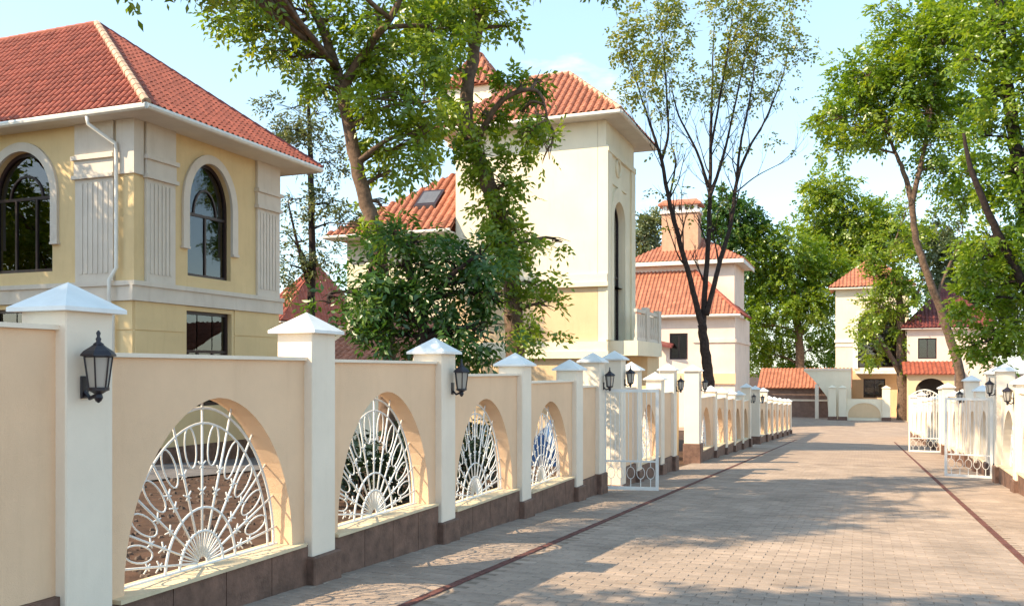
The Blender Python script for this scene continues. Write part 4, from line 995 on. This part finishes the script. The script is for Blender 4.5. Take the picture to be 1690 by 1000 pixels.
def leaf_object(name, V, T, m, parent, kind=None):
    n = len(V)//4; me = bpy.data.meshes.new(name)
    off = Vector((0,0,0)); p = parent
    while p is not None: off += p.location; p = p.parent
    V = V-np.array(off)
    me.vertices.add(len(V)); me.vertices.foreach_set('co', V.astype(np.float32).ravel())
    b = np.arange(n)*4; tri = np.stack([b, b+1, b+2, b, b+2, b+3], 1).ravel()
    me.loops.add(n*6); me.loops.foreach_set('vertex_index', tri.astype(np.int32))
    me.polygons.add(n*2); me.polygons.foreach_set('loop_start', (np.arange(n*2)*3).astype(np.int32)); me.polygons.foreach_set('loop_total', np.full(n*2, 3, np.int32))
    a = me.attributes.new('tint', 'FLOAT', 'POINT'); a.data.foreach_set('value', T.astype(np.float32))
    me.update(calc_edges=True); me.validate(); me.materials.append(M[m])
    o = bpy.data.objects.new(name, me); COL.objects.link(o); o.parent = parent
    if kind: o['kind'] = kind
    return o
def curve_pts(P, rad, n=5, wob=0.0, rg=None):
    """Catmull-Rom through points with radii"""
    out, ro = [], []; m = len(P)
    for i in range(m-1):
        p0, p1, p2, p3 = P[max(i-1, 0)], P[i], P[i+1], P[min(i+2, m-1)]
        for k in range(n):
            t = k/n; q = 0.5*((2*p1)+(p2-p0)*t+(2*p0-5*p1+4*p2-p3)*t*t+(3*p1-p0-3*p2+p3)*t**3)
            if wob and rg: q = q+Vector((rg.uniform(-wob, wob), rg.uniform(-wob, wob), rg.uniform(-wob, wob)*0.3))
            out.append(q); ro.append(rad[i]+(rad[i+1]-rad[i])*t)
    out.append(P[-1]); ro.append(rad[-1]); return out, ro
def make_tree(name, label, z, stems, blobs, seed, leaf, bark, L_=0.13, W_=0.06, dens=1.0, zspread=0.8, group=None, droop=0.35, leaflets=7, cat='tree', twigs=True, base_drop=True, limb_r=0.05, above=()):
    """stems: list of (list of (px,py,dz), list of radii); blobs: (px,py,rx,ry[,dz[,density]]) in photo pixels at the tree's own distance"""
    rg = random.Random(seed)
    P0 = atz(stems[0][0][0][0], stems[0][0][0][1], z+stems[0][0][0][2])
    base = Vector((P0.x, P0.y, ground(P0.y)-0.03))
    t = thing(name, label, cat, base, group)
    mb = MB(); paths = []
    for si, (pp, rr) in enumerate(stems):
        P = [atz(a, b, z+c) for a, b, c in pp]
        rad = list(rr)
        if si == 0 and base_drop:
            P = [Vector((P[0].x+(P[0].x-P[1].x)*0.15, P[0].y, base.z-0.25))]+P; rad = [rad[0]*1.25]+rad
        c, r_ = curve_pts(P, rad, 6, rad[0]*0.10, rg)
        mb.tube(c, r_, 9); paths.append((c, r_))
    mb.build('trunk', bark, t, smooth=True)
    cl = []; tw = MB(); blobs = list(blobs)
    for (xa, xb, ya, yb, za, zb, n_, rr_) in above:              # the rest of the crown, over the top of the picture
        k = 0; tries = 0
        while k < n_ and tries < 400:
            tries += 1; p = Vector((rg.uniform(xa, xb), rg.uniform(ya, yb), rg.uniform(za, zb))); zc = depth(p); rp_ = rr_*F/zc
            px = HX+F*(p.y*SA+p.x*CA)/zc; py = HY-F*(p.z-EYE)/zc
            if py > -rp_*0.95: continue
            blobs.append((px, py, rp_, rp_*0.8, zc-z, 0.55)); k += 1
    for bl in blobs:
        px, py, rx, ry = bl[:4]; dz = bl[4] if len(bl) > 4 else rg.uniform(-1, 1)*rx*z/F*zspread; dn = bl[5] if len(bl) > 5 else 1.0
        c = atz(px, py, z+dz); s = (z+dz)/F
        rad = (rx*s, rx*s, ry*s)
        area = rx*s*ry*s; ns = max(8, int(area*dens*dn*8.5/(L_*L_)))
        cl.append((tuple(c), rad, ns))
        best = None                                              # limb from the nearest lower point of a stem
        for pth, rr in paths:
            for q, r_ in zip(pth, rr):
                dd = (q-c).length+max(0, q.z-c.z)*0.8
                if best is None or dd < best[0]: best = (dd, q, r_)
        q, r_ = best[1], best[2]; mid = (q+c)/2+Vector((rg.uniform(-.2, .2), rg.uniform(-.2, .2), 0.12*(q-c).length))
        lc, lr = curve_pts([q, mid, c], [min(r_*0.75, limb_r*1.1), limb_r*0.65, limb_r*0.3], 4, 0.02, rg)
        tw.tube(lc, lr, 5)
        if twigs:
            for k in range(10):
                d = Vector((rg.gauss(0, 1), rg.gauss(0, 1), rg.gauss(0.2, 0.8))).normalized(); e_ = c+Vector((d.x*rad[0], d.y*rad[1], d.z*rad[2]))*rg.uniform(0.6, 0.95)
                s0 = lc[rg.randrange(len(lc)//2, len(lc))]; md = (s0+e_)/2+Vector((0, 0, 0.08*(e_-s0).length))
                tw.tube([s0, md, e_], [limb_r*0.3, limb_r*0.2, limb_r*0.08], 4, cap=False)
    tw.build('branches', bark, t, recalc=False, smooth=True, kind='stuff')
    V, T = leaf_cloud(cl, L_, W_, seed, droop, leaflets)
    leaf_object('crown', V, T, leaf, t)
    return t

make_tree('walnut_tree', 'tall tree leaning left with thick brown trunk behind the second grille', 15.0,
    [([(640, 600, 0), (622, 400, 0), (601, 325, 0), (577, 210, 0.1), (553, 105, 0.2), (525, 35, 0.3), (480, -60, 0.5)], [0.155, 0.135, 0.12, 0.105, 0.088, 0.07, 0.04]),
     ([(563, 150, 0.15), (600, 90, 0), (650, 20, -0.4), (680, -60, -0.6)], [0.09, 0.075, 0.055, 0.03]),
     ([(553, 105, 0.2), (490, 40, 0.3), (420, 10, 0.6)], [0.05, 0.04, 0.02])],
    [(385, 15, 45, 28), (355, 8, 22, 16), (440, 50, 50, 38), (475, 10, 55, 34, 0, .7), (505, 95, 30, 40, 0, .8), (470, 95, 25, 25, 0, .8), (560, 30, 52, 40, 0.3, .7), (630, 30, 60, 44, 0, .8), (612, 100, 46, 42, 0.5), (665, 95, 58, 48), (640, 165, 55, 42), (700, 170, 55, 42), (635, 215, 36, 32, 0.5), (668, 245, 54, 38, 0.2), (700, 222, 36, 30), (640, 288, 28, 14, 0, .6), (630, 340, 22, 18, 0.4, .6), (530, 150, 18, 36, 0.3, .7), (720, 60, 45, 55), (500, -45, 90, 40, 0, .4), (640, -55, 90, 40, 0, .5),  (585, 375, 50, 20, 0, .6)],
    11, 'leaf_fresh', 'bark', L_=0.125, W_=0.058, dens=1.0, above=[(-10.2, -7.8, 5.3, 10.4, 6.6, 8.3, 28, 0.8), (-8, -6, 15, 18, 10.0, 12.5, 8, 0.8)])
make_tree('walnut_tree', 'ivy clad tree with forked brown top rising before the ivory tower', 17.0,
    [([(851, 600, 0), (847, 500, 0), (838, 420, 0), (815, 330, 0), (787, 255, 0), (768, 195, 0), (773, 140, 0), (784, 70, 0.1), (790, 0, 0.1), (793, -80, 0.2)], [0.185, 0.175, 0.17, 0.155, 0.145, 0.14, 0.12, 0.11, 0.10, 0.08]),
     ([(768, 190, 0), (740, 165, -0.2), (715, 130, -0.4)], [0.09, 0.06, 0.035]), ([(784, 75, 0.1), (745, 45, 0.3), (700, 20, 0.5)], [0.06, 0.05, 0.03]), ([(790, 225, 0), (830, 165, -0.3), (885, 150, -0.4), (905, 200, -0.4)], [0.07, 0.05, 0.035, 0.015])],
    [(735, 45, 45, 36), (700, 15, 50, 35), (820, 20, 32, 26), (840, 45, 16, 14, 0, .7), (770, -20, 80, 40), (745, 110, 36, 34), (760, 215, 32, 26), (720, 200, 34, 40), (805, 190, 36, 28), (850, 140, 34, 22), (885, 130, 20, 20), (862, 185, 30, 22), (890, 195, 20, 24, -0.4, .8), (903, 250, 18, 34, -0.5, .7), (868, 230, 14, 24, -0.4, .6), (800, 255, 34, 34), (822, 300, 36, 36, -0.4), (832, 345, 38, 36, -0.4), (850, 385, 40, 30, -0.3), (828, 400, 34, 36, -0.5), (860, 425, 34, 26, -0.3, .8), (885, 470, 36, 30, 0, .7), (900, 505, 28, 32, 0, .7), (880, 550, 40, 24, 0, .6), (850, 520, 20, 40, -0.3, .5), (928, 400, 20, 6, 0.2, .5)],
    12, 'leaf_fresh', 'bark', L_=0.125, W_=0.066, dens=1.0, droop=0.5, above=[(-7.8, -5.0, 18, 23, 9.5, 13.5, 28, 0.85)])
make_tree('young_walnut', 'dark low spreading tree right behind the left wall, below the leaning trunk', 14.2,
    [([(700, 600, 0), (695, 520, 0), (680, 460, 0), (660, 400, 0), (640, 370, 0)], [0.09, 0.08, 0.07, 0.05, 0.03]), ([(695, 520, 0), (740, 460, -0.2), (790, 420, -0.3)], [0.06, 0.045, 0.02]), ([(697, 540, 0), (640, 490, 0.2), (585, 480, 0.2)], [0.05, 0.04, 0.02])],
    [(640, 385, 42, 30), (690, 400, 60, 34), (620, 430, 46, 36), (668, 440, 58, 42), (735, 430, 52, 40), (790, 425, 42, 34), (580, 485, 46, 22), (620, 490, 52, 40), (680, 500, 66, 42, 0, .8), (745, 490, 56, 42, 0, .8), (800, 475, 42, 40, 0, .7), (830, 500, 30, 34, 0, .6), (600, 540, 44, 32, 0, .75), (650, 555, 46, 34, 0, .8), (710, 550, 56, 34, 0, .8), (770, 560, 44, 34, 0, .65), (545, 500, 28, 18, 0, .7), (815, 550, 36, 26, 0, .6)],
    13, 'leaf_deep', 'bark_dark', L_=0.14, W_=0.056, dens=1.05, droop=0.6)
make_tree('slim_tree', 'thin grey green tree standing right behind the yellow house corner', 31.0,
    [([(514, 540, 0), (515, 400, 0), (513, 280, 0), (510, 180, 0), (508, 100, 0)], [0.14, 0.12, 0.10, 0.06, 0.02]), ([(512, 480, 0), (490, 400, 0), (475, 330, 0)], [0.07, 0.05, 0.02]), ([(514, 470, 0), (500, 420, -0.3), (470, 380, -0.5)], [0.06, 0.04, 0.02])],
    [(505, 130, 30, 34, 0, .55), (480, 180, 36, 34, 0, .5), (525, 190, 34, 36, 0, .55), (460, 215, 28, 30, 0, .45), (500, 240, 46, 34, 0, .5), (545, 270, 22, 40, 0, .4), (540, 340, 42, 30, 0, .45), (490, 330, 36, 28, 0, .4), (560, 370, 36, 28, 0, .4), (500, 400, 44, 30, 0, .4), (480, 440, 32, 40, 0, .45), (535, 430, 28, 36, 0, .4)],
    14, 'leaf_grey', 'bark_dark', L_=0.16, W_=0.07, dens=1.0, limb_r=0.04)

# the bare V-shaped tree: limbs branch again and again, leaves only near the ends
def forked_tree():
    z = 33.6; rg = random.Random(8)
    b0 = atz(1172, 640, z); base = Vector((b0.x, b0.y, ground(b0.y)-0.03))
    t = thing('forked_tree', 'dark V shaped bare limbed tree with thin leaves at its top, mid street', 'tree', base)
    mb = MB(); tips = []
    stems = [([(1176, 700), (1170, 630), (1163, 570), (1158, 535)], [0.24, 0.205, 0.18, 0.165]),
             ([(1160, 545), (1140, 465), (1122, 400), (1104, 330), (1092, 265), (1076, 215), (1058, 160), (1042, 105)], [0.12, 0.10, 0.088, 0.075, 0.062, 0.045, 0.03, 0.012]),
             ([(1160, 545), (1164, 470), (1170, 380), (1172, 290), (1174, 200), (1176, 120), (1178, 40)], [0.12, 0.10, 0.085, 0.07, 0.052, 0.035, 0.012]),
             ([(1166, 520), (1186, 440), (1206, 370), (1216, 300), (1236, 245), (1262, 200), (1290, 130), (1302, 80)], [0.105, 0.09, 0.078, 0.068, 0.052, 0.038, 0.024, 0.01]),
             ([(1092, 265), (1103, 220), (1100, 160), (1096, 90), (1090, 50)], [0.06, 0.045, 0.03, 0.02, 0.01]),
             ([(1170, 330), (1190, 270), (1205, 210), (1222, 130), (1235, 60)], [0.07, 0.055, 0.04, 0.03, 0.012]),
             ([(1170, 310), (1150, 250), (1120, 190), (1105, 130)], [0.055, 0.045, 0.03, 0.012]),
             ([(1216, 300), (1222, 240), (1238, 160), (1250, 80)], [0.06, 0.045, 0.03, 0.012]),
             ([(1104, 330), (1115, 270), (1108, 240)], [0.045, 0.03, 0.02]),
             ([(1212, 320), (1250, 290), (1300, 265)], [0.03, 0.02, 0.008]), ([(1172, 250), (1185, 180), (1200, 90), (1210, 20)], [0.05, 0.04, 0.03, 0.01])]
    zz = {}
    paths = []
    for i, (pp, rr) in enumerate(stems):
        P = []
        ph = rg.uniform(-0.8, 0.8)
        for k, (a, b) in enumerate(pp):
            dz = 0 if i == 0 else ph*k*0.45
            P.append(atz(a, b, z+dz))
        c, r_ = curve_pts(P, rr, 6, rr[0]*0.12, rg); mb.tube(c, r_, 8)
        if i: paths.append((c, r_))
    mb.build('trunk', 'bark_dark', t, smooth=True)
    tw = MB(); ends = []
    def shoot(p, d, ln, r_, lev):
        n = 5; P = [p]; q = p
        for k in range(n):
            d = (d+Vector((rg.gauss(0, .10), rg.gauss(0, .10), rg.gauss(0.06, .07)))).normalized(); q = q+d*ln/n; P.append(q)
        tw.tube(P, [r_*(1-0.8*k/n) for k in range(n+1)], 4, cap=False)
        if lev < 2:
            for k in (2, 3, 4):
                if rg.random() < 0.9: shoot(P[k], (d+Vector((rg.gauss(0, .55), rg.gauss(0, .55), rg.gauss(0.25, .25)))).normalized(), ln*rg.uniform(.45, .7), r_*0.5, lev+1)
        ends.append(q); ends.append(P[3])
    for c, r_ in paths:
        for k in range(6, len(c), 2):
            if rg.random() < 0.85:
                d = (c[min(k+1, len(c)-1)]-c[k-1]).normalized()
                shoot(c[k], (d*0.9+Vector((rg.gauss(0, .5), rg.gauss(0, .5), 0.35))).normalized(), rg.uniform(1.1, 2.4), max(0.012, r_[k]*0.42), 0)
    tw.build('branches', 'bark_dark', t, recalc=False, smooth=True, kind='stuff')
    cl = []
    for e_ in ends:
        zc = depth(e_); py = HY-F*(e_.z-EYE)/zc
        pr = 0.5 if py < 110 else (0.28 if py < 165 else 0.035)
        if rg.random() < pr: cl.append((tuple(e_), (0.34, 0.34, 0.28), rg.randrange(3, 6)))
    V, T = leaf_cloud(cl, 0.15, 0.09, 5, 0.3, 5); leaf_object('crown', V, T, 'leaf_olive', t)
forked_tree()

make_tree('leaning_tree', 'leaning slender trunk with broad crown above the right wall', 40.0,
    [([(1584, 620, 0), (1562, 540, 0), (1532, 455, 0), (1512, 395, 0), (1503, 330, 0), (1490, 280, 0.1), (1472, 240, 0.3), (1460, 190, 0.5)], [0.21, 0.185, 0.16, 0.145, 0.13, 0.10, 0.07, 0.03]),
     ([(1504, 340, 0), (1520, 270, -0.3), (1535, 190, -0.5), (1550, 90, -0.6)], [0.13, 0.10, 0.07, 0.03]), ([(1545, 490, 0), (1570, 430, 0.4), (1590, 390, 0.5)], [0.08, 0.06, 0.03])],
    [(1352, 203, 16, 12, 0, .6), (1378, 195, 26, 26), (1375, 250, 20, 26, 0, .8), (1410, 170, 42, 36), (1425, 120, 44, 40), (1410, 215, 34, 28, 0, .8), (1460, 160, 50, 40), (1470, 95, 52, 44), (1452, 215, 34, 24, 0, .8), (1510, 130, 50, 46), (1520, 190, 46, 36), (1500, 50, 58, 40), (1555, 70, 56, 50), (1570, 150, 50, 46), (1580, 210, 40, 34), (1540, 240, 36, 24, 0, .8), (1470, 10, 30, 16, 0, .7), (1600, 20, 60, 44), (1560, 290, 40, 28), (1590, 330, 36, 30, 0, .8)],
    21, 'leaf_lime', 'bark', L_=0.22, W_=0.12, dens=1.05, limb_r=0.06)
make_tree('broad_tree', 'large leafy tree filling the right edge above the white pillars', 27.0,
    [([(1745, 620, 0), (1722, 500, 0), (1702, 380, 0), (1685, 290, 0), (1668, 190, 0), (1658, 110, 0), (1650, 20, 0.1), (1640, -80, 0.2)], [0.26, 0.24, 0.22, 0.20, 0.18, 0.16, 0.13, 0.08]),
     ([(1730, 540, 0), (1680, 450, -0.6), (1640, 370, -0.9), (1606, 290, -1.1), (1590, 220, -1.2)], [0.16, 0.13, 0.11, 0.08, 0.04])],
    [(1635, 40, 52, 46), (1685, 60, 50, 54), (1615, 100, 38, 34, 0, .8), (1690, 150, 46, 50), (1630, 160, 36, 34, 0, .8), (1620, 225, 38, 34, 0, .8), (1690, 250, 40, 42), (1640, 290, 36, 30, 0, .8), (1600, 290, 26, 26, 0, .7), (1680, 330, 42, 34), (1640, 390, 40, 32), (1690, 410, 40, 44), (1620, 430, 34, 36), (1660, 470, 44, 38), (1615, 500, 34, 34), (1680, 530, 40, 34), (1635, 550, 36, 30), (1605, 570, 26, 22), (1655, 585, 30, 18), (1740, 100, 70, 80), (1740, 300, 60, 80), (1740, 450, 60, 70), (1660, -40, 90, 50)],
    22, 'leaf_lime', 'bark_dark', L_=0.17, W_=0.09, dens=1.0, limb_r=0.06)
make_tree('slim_ivy_tree', 'slim ivy covered tree standing before the gatehouse', 76.0,
    [([(1490, 660, 0), (1488, 600, 0), (1487, 540, 0), (1482, 470, 0), (1470, 420, 0)], [0.44, 0.40, 0.34, 0.24, 0.1]), ([(1488, 620, 0), (1465, 580, -0.5), (1445, 555, -0.8)], [0.26, 0.2, 0.1]), ([(1486, 520, 0), (1510, 490, 0), (1525, 460, 0.3)], [0.2, 0.16, 0.06])],
    [(1440, 510, 22, 24), (1432, 545, 20, 24), (1450, 580, 18, 18), (1470, 500, 26, 26), (1485, 450, 34, 34), (1505, 480, 22, 24), (1452, 455, 18, 14, 0, .5), (1500, 425, 26, 26, 0, .7), (1495, 600, 12, 18), (1490, 540, 12, 28), (1450, 445, 22, 20, 0, .7), (1475, 400, 30, 26, 0, .7), (1508, 385, 24, 26, 0, .7), (1432, 425, 26, 22, 0, .7), (1438, 462, 20, 16, 0, .8), (1458, 485, 22, 20, 0, .8), (1500, 340, 22, 22, 0, .6)],
    23, 'leaf_fresh', 'bark', L_=0.30, W_=0.18, dens=0.7, limb_r=0.09)
make_tree('lime_tree', 'bright yellow green round tree between the chimney house and gatehouse', 93.0,
    [([(1322, 640, 0), (1318, 560, 0), (1312, 500, 0), (1300, 440, 0)], [0.5, 0.42, 0.32, 0.12]), ([(1318, 560, 0), (1345, 510, 0), (1375, 480, 0)], [0.25, 0.2, 0.08])],
    [(1235, 420, 24, 28), (1265, 400, 34, 26), (1300, 410, 40, 34), (1250, 455, 40, 30), (1290, 460, 46, 34), (1335, 440, 40, 40), (1370, 450, 32, 34), (1240, 500, 32, 28), (1280, 510, 44, 28), (1325, 500, 40, 30), (1360, 500, 30, 24), (1235, 545, 26, 26), (1270, 555, 36, 28, 2, .9), (1240, 590, 26, 24, 2), (1285, 590, 30, 24, 2.5), (1320, 540, 26, 24, 0, .6), (1365, 540, 22, 30, 2, .6), (1350, 585, 26, 24, 3, .8), (1378, 575, 18, 28, 4, .8), (1330, 600, 26, 18, 3, .8)],
    24, 'leaf_lime', 'bark', L_=0.30, W_=0.19, dens=1.1, limb_r=0.09)
make_tree('tall_background_tree', 'tall green tree rising behind the gatehouse roof', 100.0,
    [([(1400, 640, 0), (1398, 500, 0), (1395, 400, 0), (1390, 320, 0)], [0.6, 0.5, 0.35, 0.1])],
    [(1350, 330, 30, 30), (1375, 310, 34, 24), (1400, 350, 36, 34), (1345, 375, 26, 34), (1425, 365, 28, 36), (1380, 390, 42, 34), (1420, 410, 34, 30), (1350, 420, 34, 30), (1395, 440, 40, 26), (1335, 300, 12, 12, 0, .7), (1450, 390, 24, 34), (1465, 350, 20, 24), (1480, 380, 26, 30)],
    25, 'leaf_fresh', 'bark_dark', L_=0.38, W_=0.24, dens=1.1, limb_r=0.1)
make_tree('green_background_tree', 'rounded dark green tree peeking over the chimney house roof', 92.0,
    [([(1210, 640, 0), (1208, 500, 0), (1205, 420, 0), (1200, 360, 0)], [0.5, 0.42, 0.3, 0.1])],
    [(1190, 350, 28, 26), (1225, 345, 30, 26), (1210, 380, 40, 24), (1240, 375, 20, 22), (1170, 380, 26, 24), (1225, 420, 30, 30), (1190, 330, 20, 14)],
    26, 'leaf_deep', 'bark_dark', L_=0.38, W_=0.24, dens=1.1, limb_r=0.1)
make_tree('pale_background_tree', 'pale green tree top left of the broad chimney', 96.0,
    [([(1068, 640, 0), (1068, 500, 0), (1066, 420, 0), (1066, 370, 0)], [0.5, 0.42, 0.3, 0.1])],
    [(1060, 375, 22, 24), (1082, 380, 18, 24), (1068, 355, 16, 14), (1055, 400, 20, 24), (1080, 410, 24, 22)],
    27, 'leaf_grey', 'bark_dark', L_=0.36, W_=0.22, dens=1.1, limb_r=0.1)
make_tree('right_background_tree', 'shaded green tree far behind the dark red roof on the right', 104.0,
    [([(1600, 640, 0), (1600, 520, 0), (1598, 440, 0)], [0.6, 0.5, 0.15])],
    [(1560, 420, 40, 34), (1600, 440, 44, 40), (1640, 430, 44, 40), (1580, 470, 50, 34), (1640, 500, 50, 44), (1680, 460, 40, 60), (1530, 400, 30, 30), (1545, 370, 26, 26)],
    28, 'leaf_grey', 'bark_dark', L_=0.4, W_=0.25, dens=1.0, limb_r=0.1)
# hedge mass at the foot of the far trees
cl = []
rg = random.Random(4)
for i in range(6):
    p = atz(1212+i*8, 628, 70+rg.uniform(0, 6)); cl.append(((p.x, p.y, ground(p.y)+0.9), (0.9, 0.9, 1.0), 90))
V, T = leaf_cloud(cl, 0.26, 0.16, 6, 0.2, 5)
he = thing('hedge', 'low green hedge at the foot of the far lime tree', 'hedge', tuple(Vector(cl[3][0])-Vector((0, 0, 0.9)))); leaf_object('foliage', V, T, 'leaf_fresh', he)
# trees out of the frame on the left whose shade falls on the street and the first house
def shade_tree(name, label, x, y, h, crown, seed, n=26, L_=0.2, leaf='leaf_fresh', lean=(0, 0), low=0.42):
    rg = random.Random(seed); gz_ = ground(y)
    t = thing(name, label, 'tree', (x, y, gz_-0.03)); mb = MB()
    P = [Vector((x, y, gz_-0.3)), Vector((x+0.1, y, gz_+h*0.3)), Vector((x-0.1+lean[0]*0.5, y+0.1+lean[1]*0.5, gz_+h*0.6)), Vector((x+lean[0], y+lean[1], gz_+h*0.92))]
    c, r_ = curve_pts(P, [0.24, 0.2, 0.15, 0.04], 6, 0.02, rg); mb.tube(c, r_, 9); mb.build('trunk', 'bark', t, smooth=True)
    tw = MB(); cl = []
    for k in range(n):
        a = rg.uniform(0, 2*math.pi); rr = crown*math.sqrt(rg.uniform(0.02, 1)); zz = gz_+h*rg.uniform(low, 1.0); rr *= math.sin(math.pi*min(0.98, (zz-gz_)/h*0.95))**0.5 if zz < gz_+h else 0.5
        e_ = Vector((x+lean[0]+rr*math.cos(a), y+lean[1]+rr*math.sin(a), zz)); s0 = c[min(len(c)-1, int(len(c)*max(0.3, (zz-gz_)/h-0.15)))]
        tw.tube([s0, (s0+e_)/2+Vector((0, 0, 0.2)), e_], [0.06, 0.04, 0.015], 5); cl.append((tuple(e_), (0.85, 0.85, 0.65), 110))
    tw.build('branches', 'bark', t, recalc=False, smooth=True, kind='stuff')
    V, T = leaf_cloud(cl, L_, L_*0.5, seed, 0.4, 6); leaf_object('crown', V, T, leaf, t)
shade_tree('yard_tree', 'leafy yard tree beside the yellow house, left of the picture', -23.4, 11.6, 12.4, 3.2, 41, 34)
shade_tree('yard_tree', 'yard tree leaning over the nearest wall panel, above the picture', -8.5, -1.0, 8.4, 1.5, 42, 28, lean=(0.8, 0.9), low=0.68)
# dark shrubs behind the wall, lower than its coping, added to stand in for shade in the grilles
for i, (x, y, lab) in enumerate(((-7.0, 12.0, 'dark shrub added to darken the second grille'), (-6.7, 15.2, 'dark shrub added to darken the third grille, nearer one'), (-8.2, 17.6, 'dark shrub added to darken the third grille, farther one'))):
    t = thing('shade_shrub', lab, 'shade_shrub', (x, y, ground(y)-0.03), 'dark shrubs added as shade behind the left wall'); gq = ground(y); rg = random.Random(60+i); b = MB(); cl = []
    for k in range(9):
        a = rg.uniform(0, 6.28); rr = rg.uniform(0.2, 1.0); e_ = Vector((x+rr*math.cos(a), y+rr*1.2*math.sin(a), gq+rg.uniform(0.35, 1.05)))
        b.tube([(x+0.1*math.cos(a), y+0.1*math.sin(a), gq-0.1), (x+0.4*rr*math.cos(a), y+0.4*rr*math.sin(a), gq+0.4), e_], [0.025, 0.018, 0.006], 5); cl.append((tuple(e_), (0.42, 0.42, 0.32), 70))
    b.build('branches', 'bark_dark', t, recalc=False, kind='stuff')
    V, T = leaf_cloud(cl, 0.10, 0.05, 70+i, 0.3, 6); leaf_object('foliage', V, T, 'leaf_shade', t)
# loose stones and clods on the bare yard behind the wall
rg = random.Random(77); b = MB()
M['clod'] = mat('grey_brown_clods', (0.17, 0.125, 0.10), 1.0, 0.35, 6, 0.6, 40, isl=0.4)
for k in range(1500):
    x, y = rg.uniform(-13.5, -5.0), rg.uniform(3.5, 17.5); r_ = rg.uniform(0.015, 0.05)*(2.2 if rg.random() < 0.06 else 1); z = ground(y)-0.03
    q = [(x+r_*rg.uniform(.7, 1.3)*math.cos(i*math.pi/2.5+k), y+r_*rg.uniform(.7, 1.3)*math.sin(i*math.pi/2.5+k), z-0.01) for i in range(5)]
    t_ = [(x+(p[0]-x)*0.55, y+(p[1]-y)*0.55, z+r_*rg.uniform(.5, .9)) for p in q]
    b.add(q+t_, [(i, (i+1)%5, 5+(i+1)%5, 5+i) for i in range(5)]+[(5, 6, 7, 8, 9)])
o = b.build('yard_rubble', 'clod', recalc=False, kind='stuff'); o['label'] = 'loose stones and clods on the bare brown yard'; o['category'] = 'rubble'
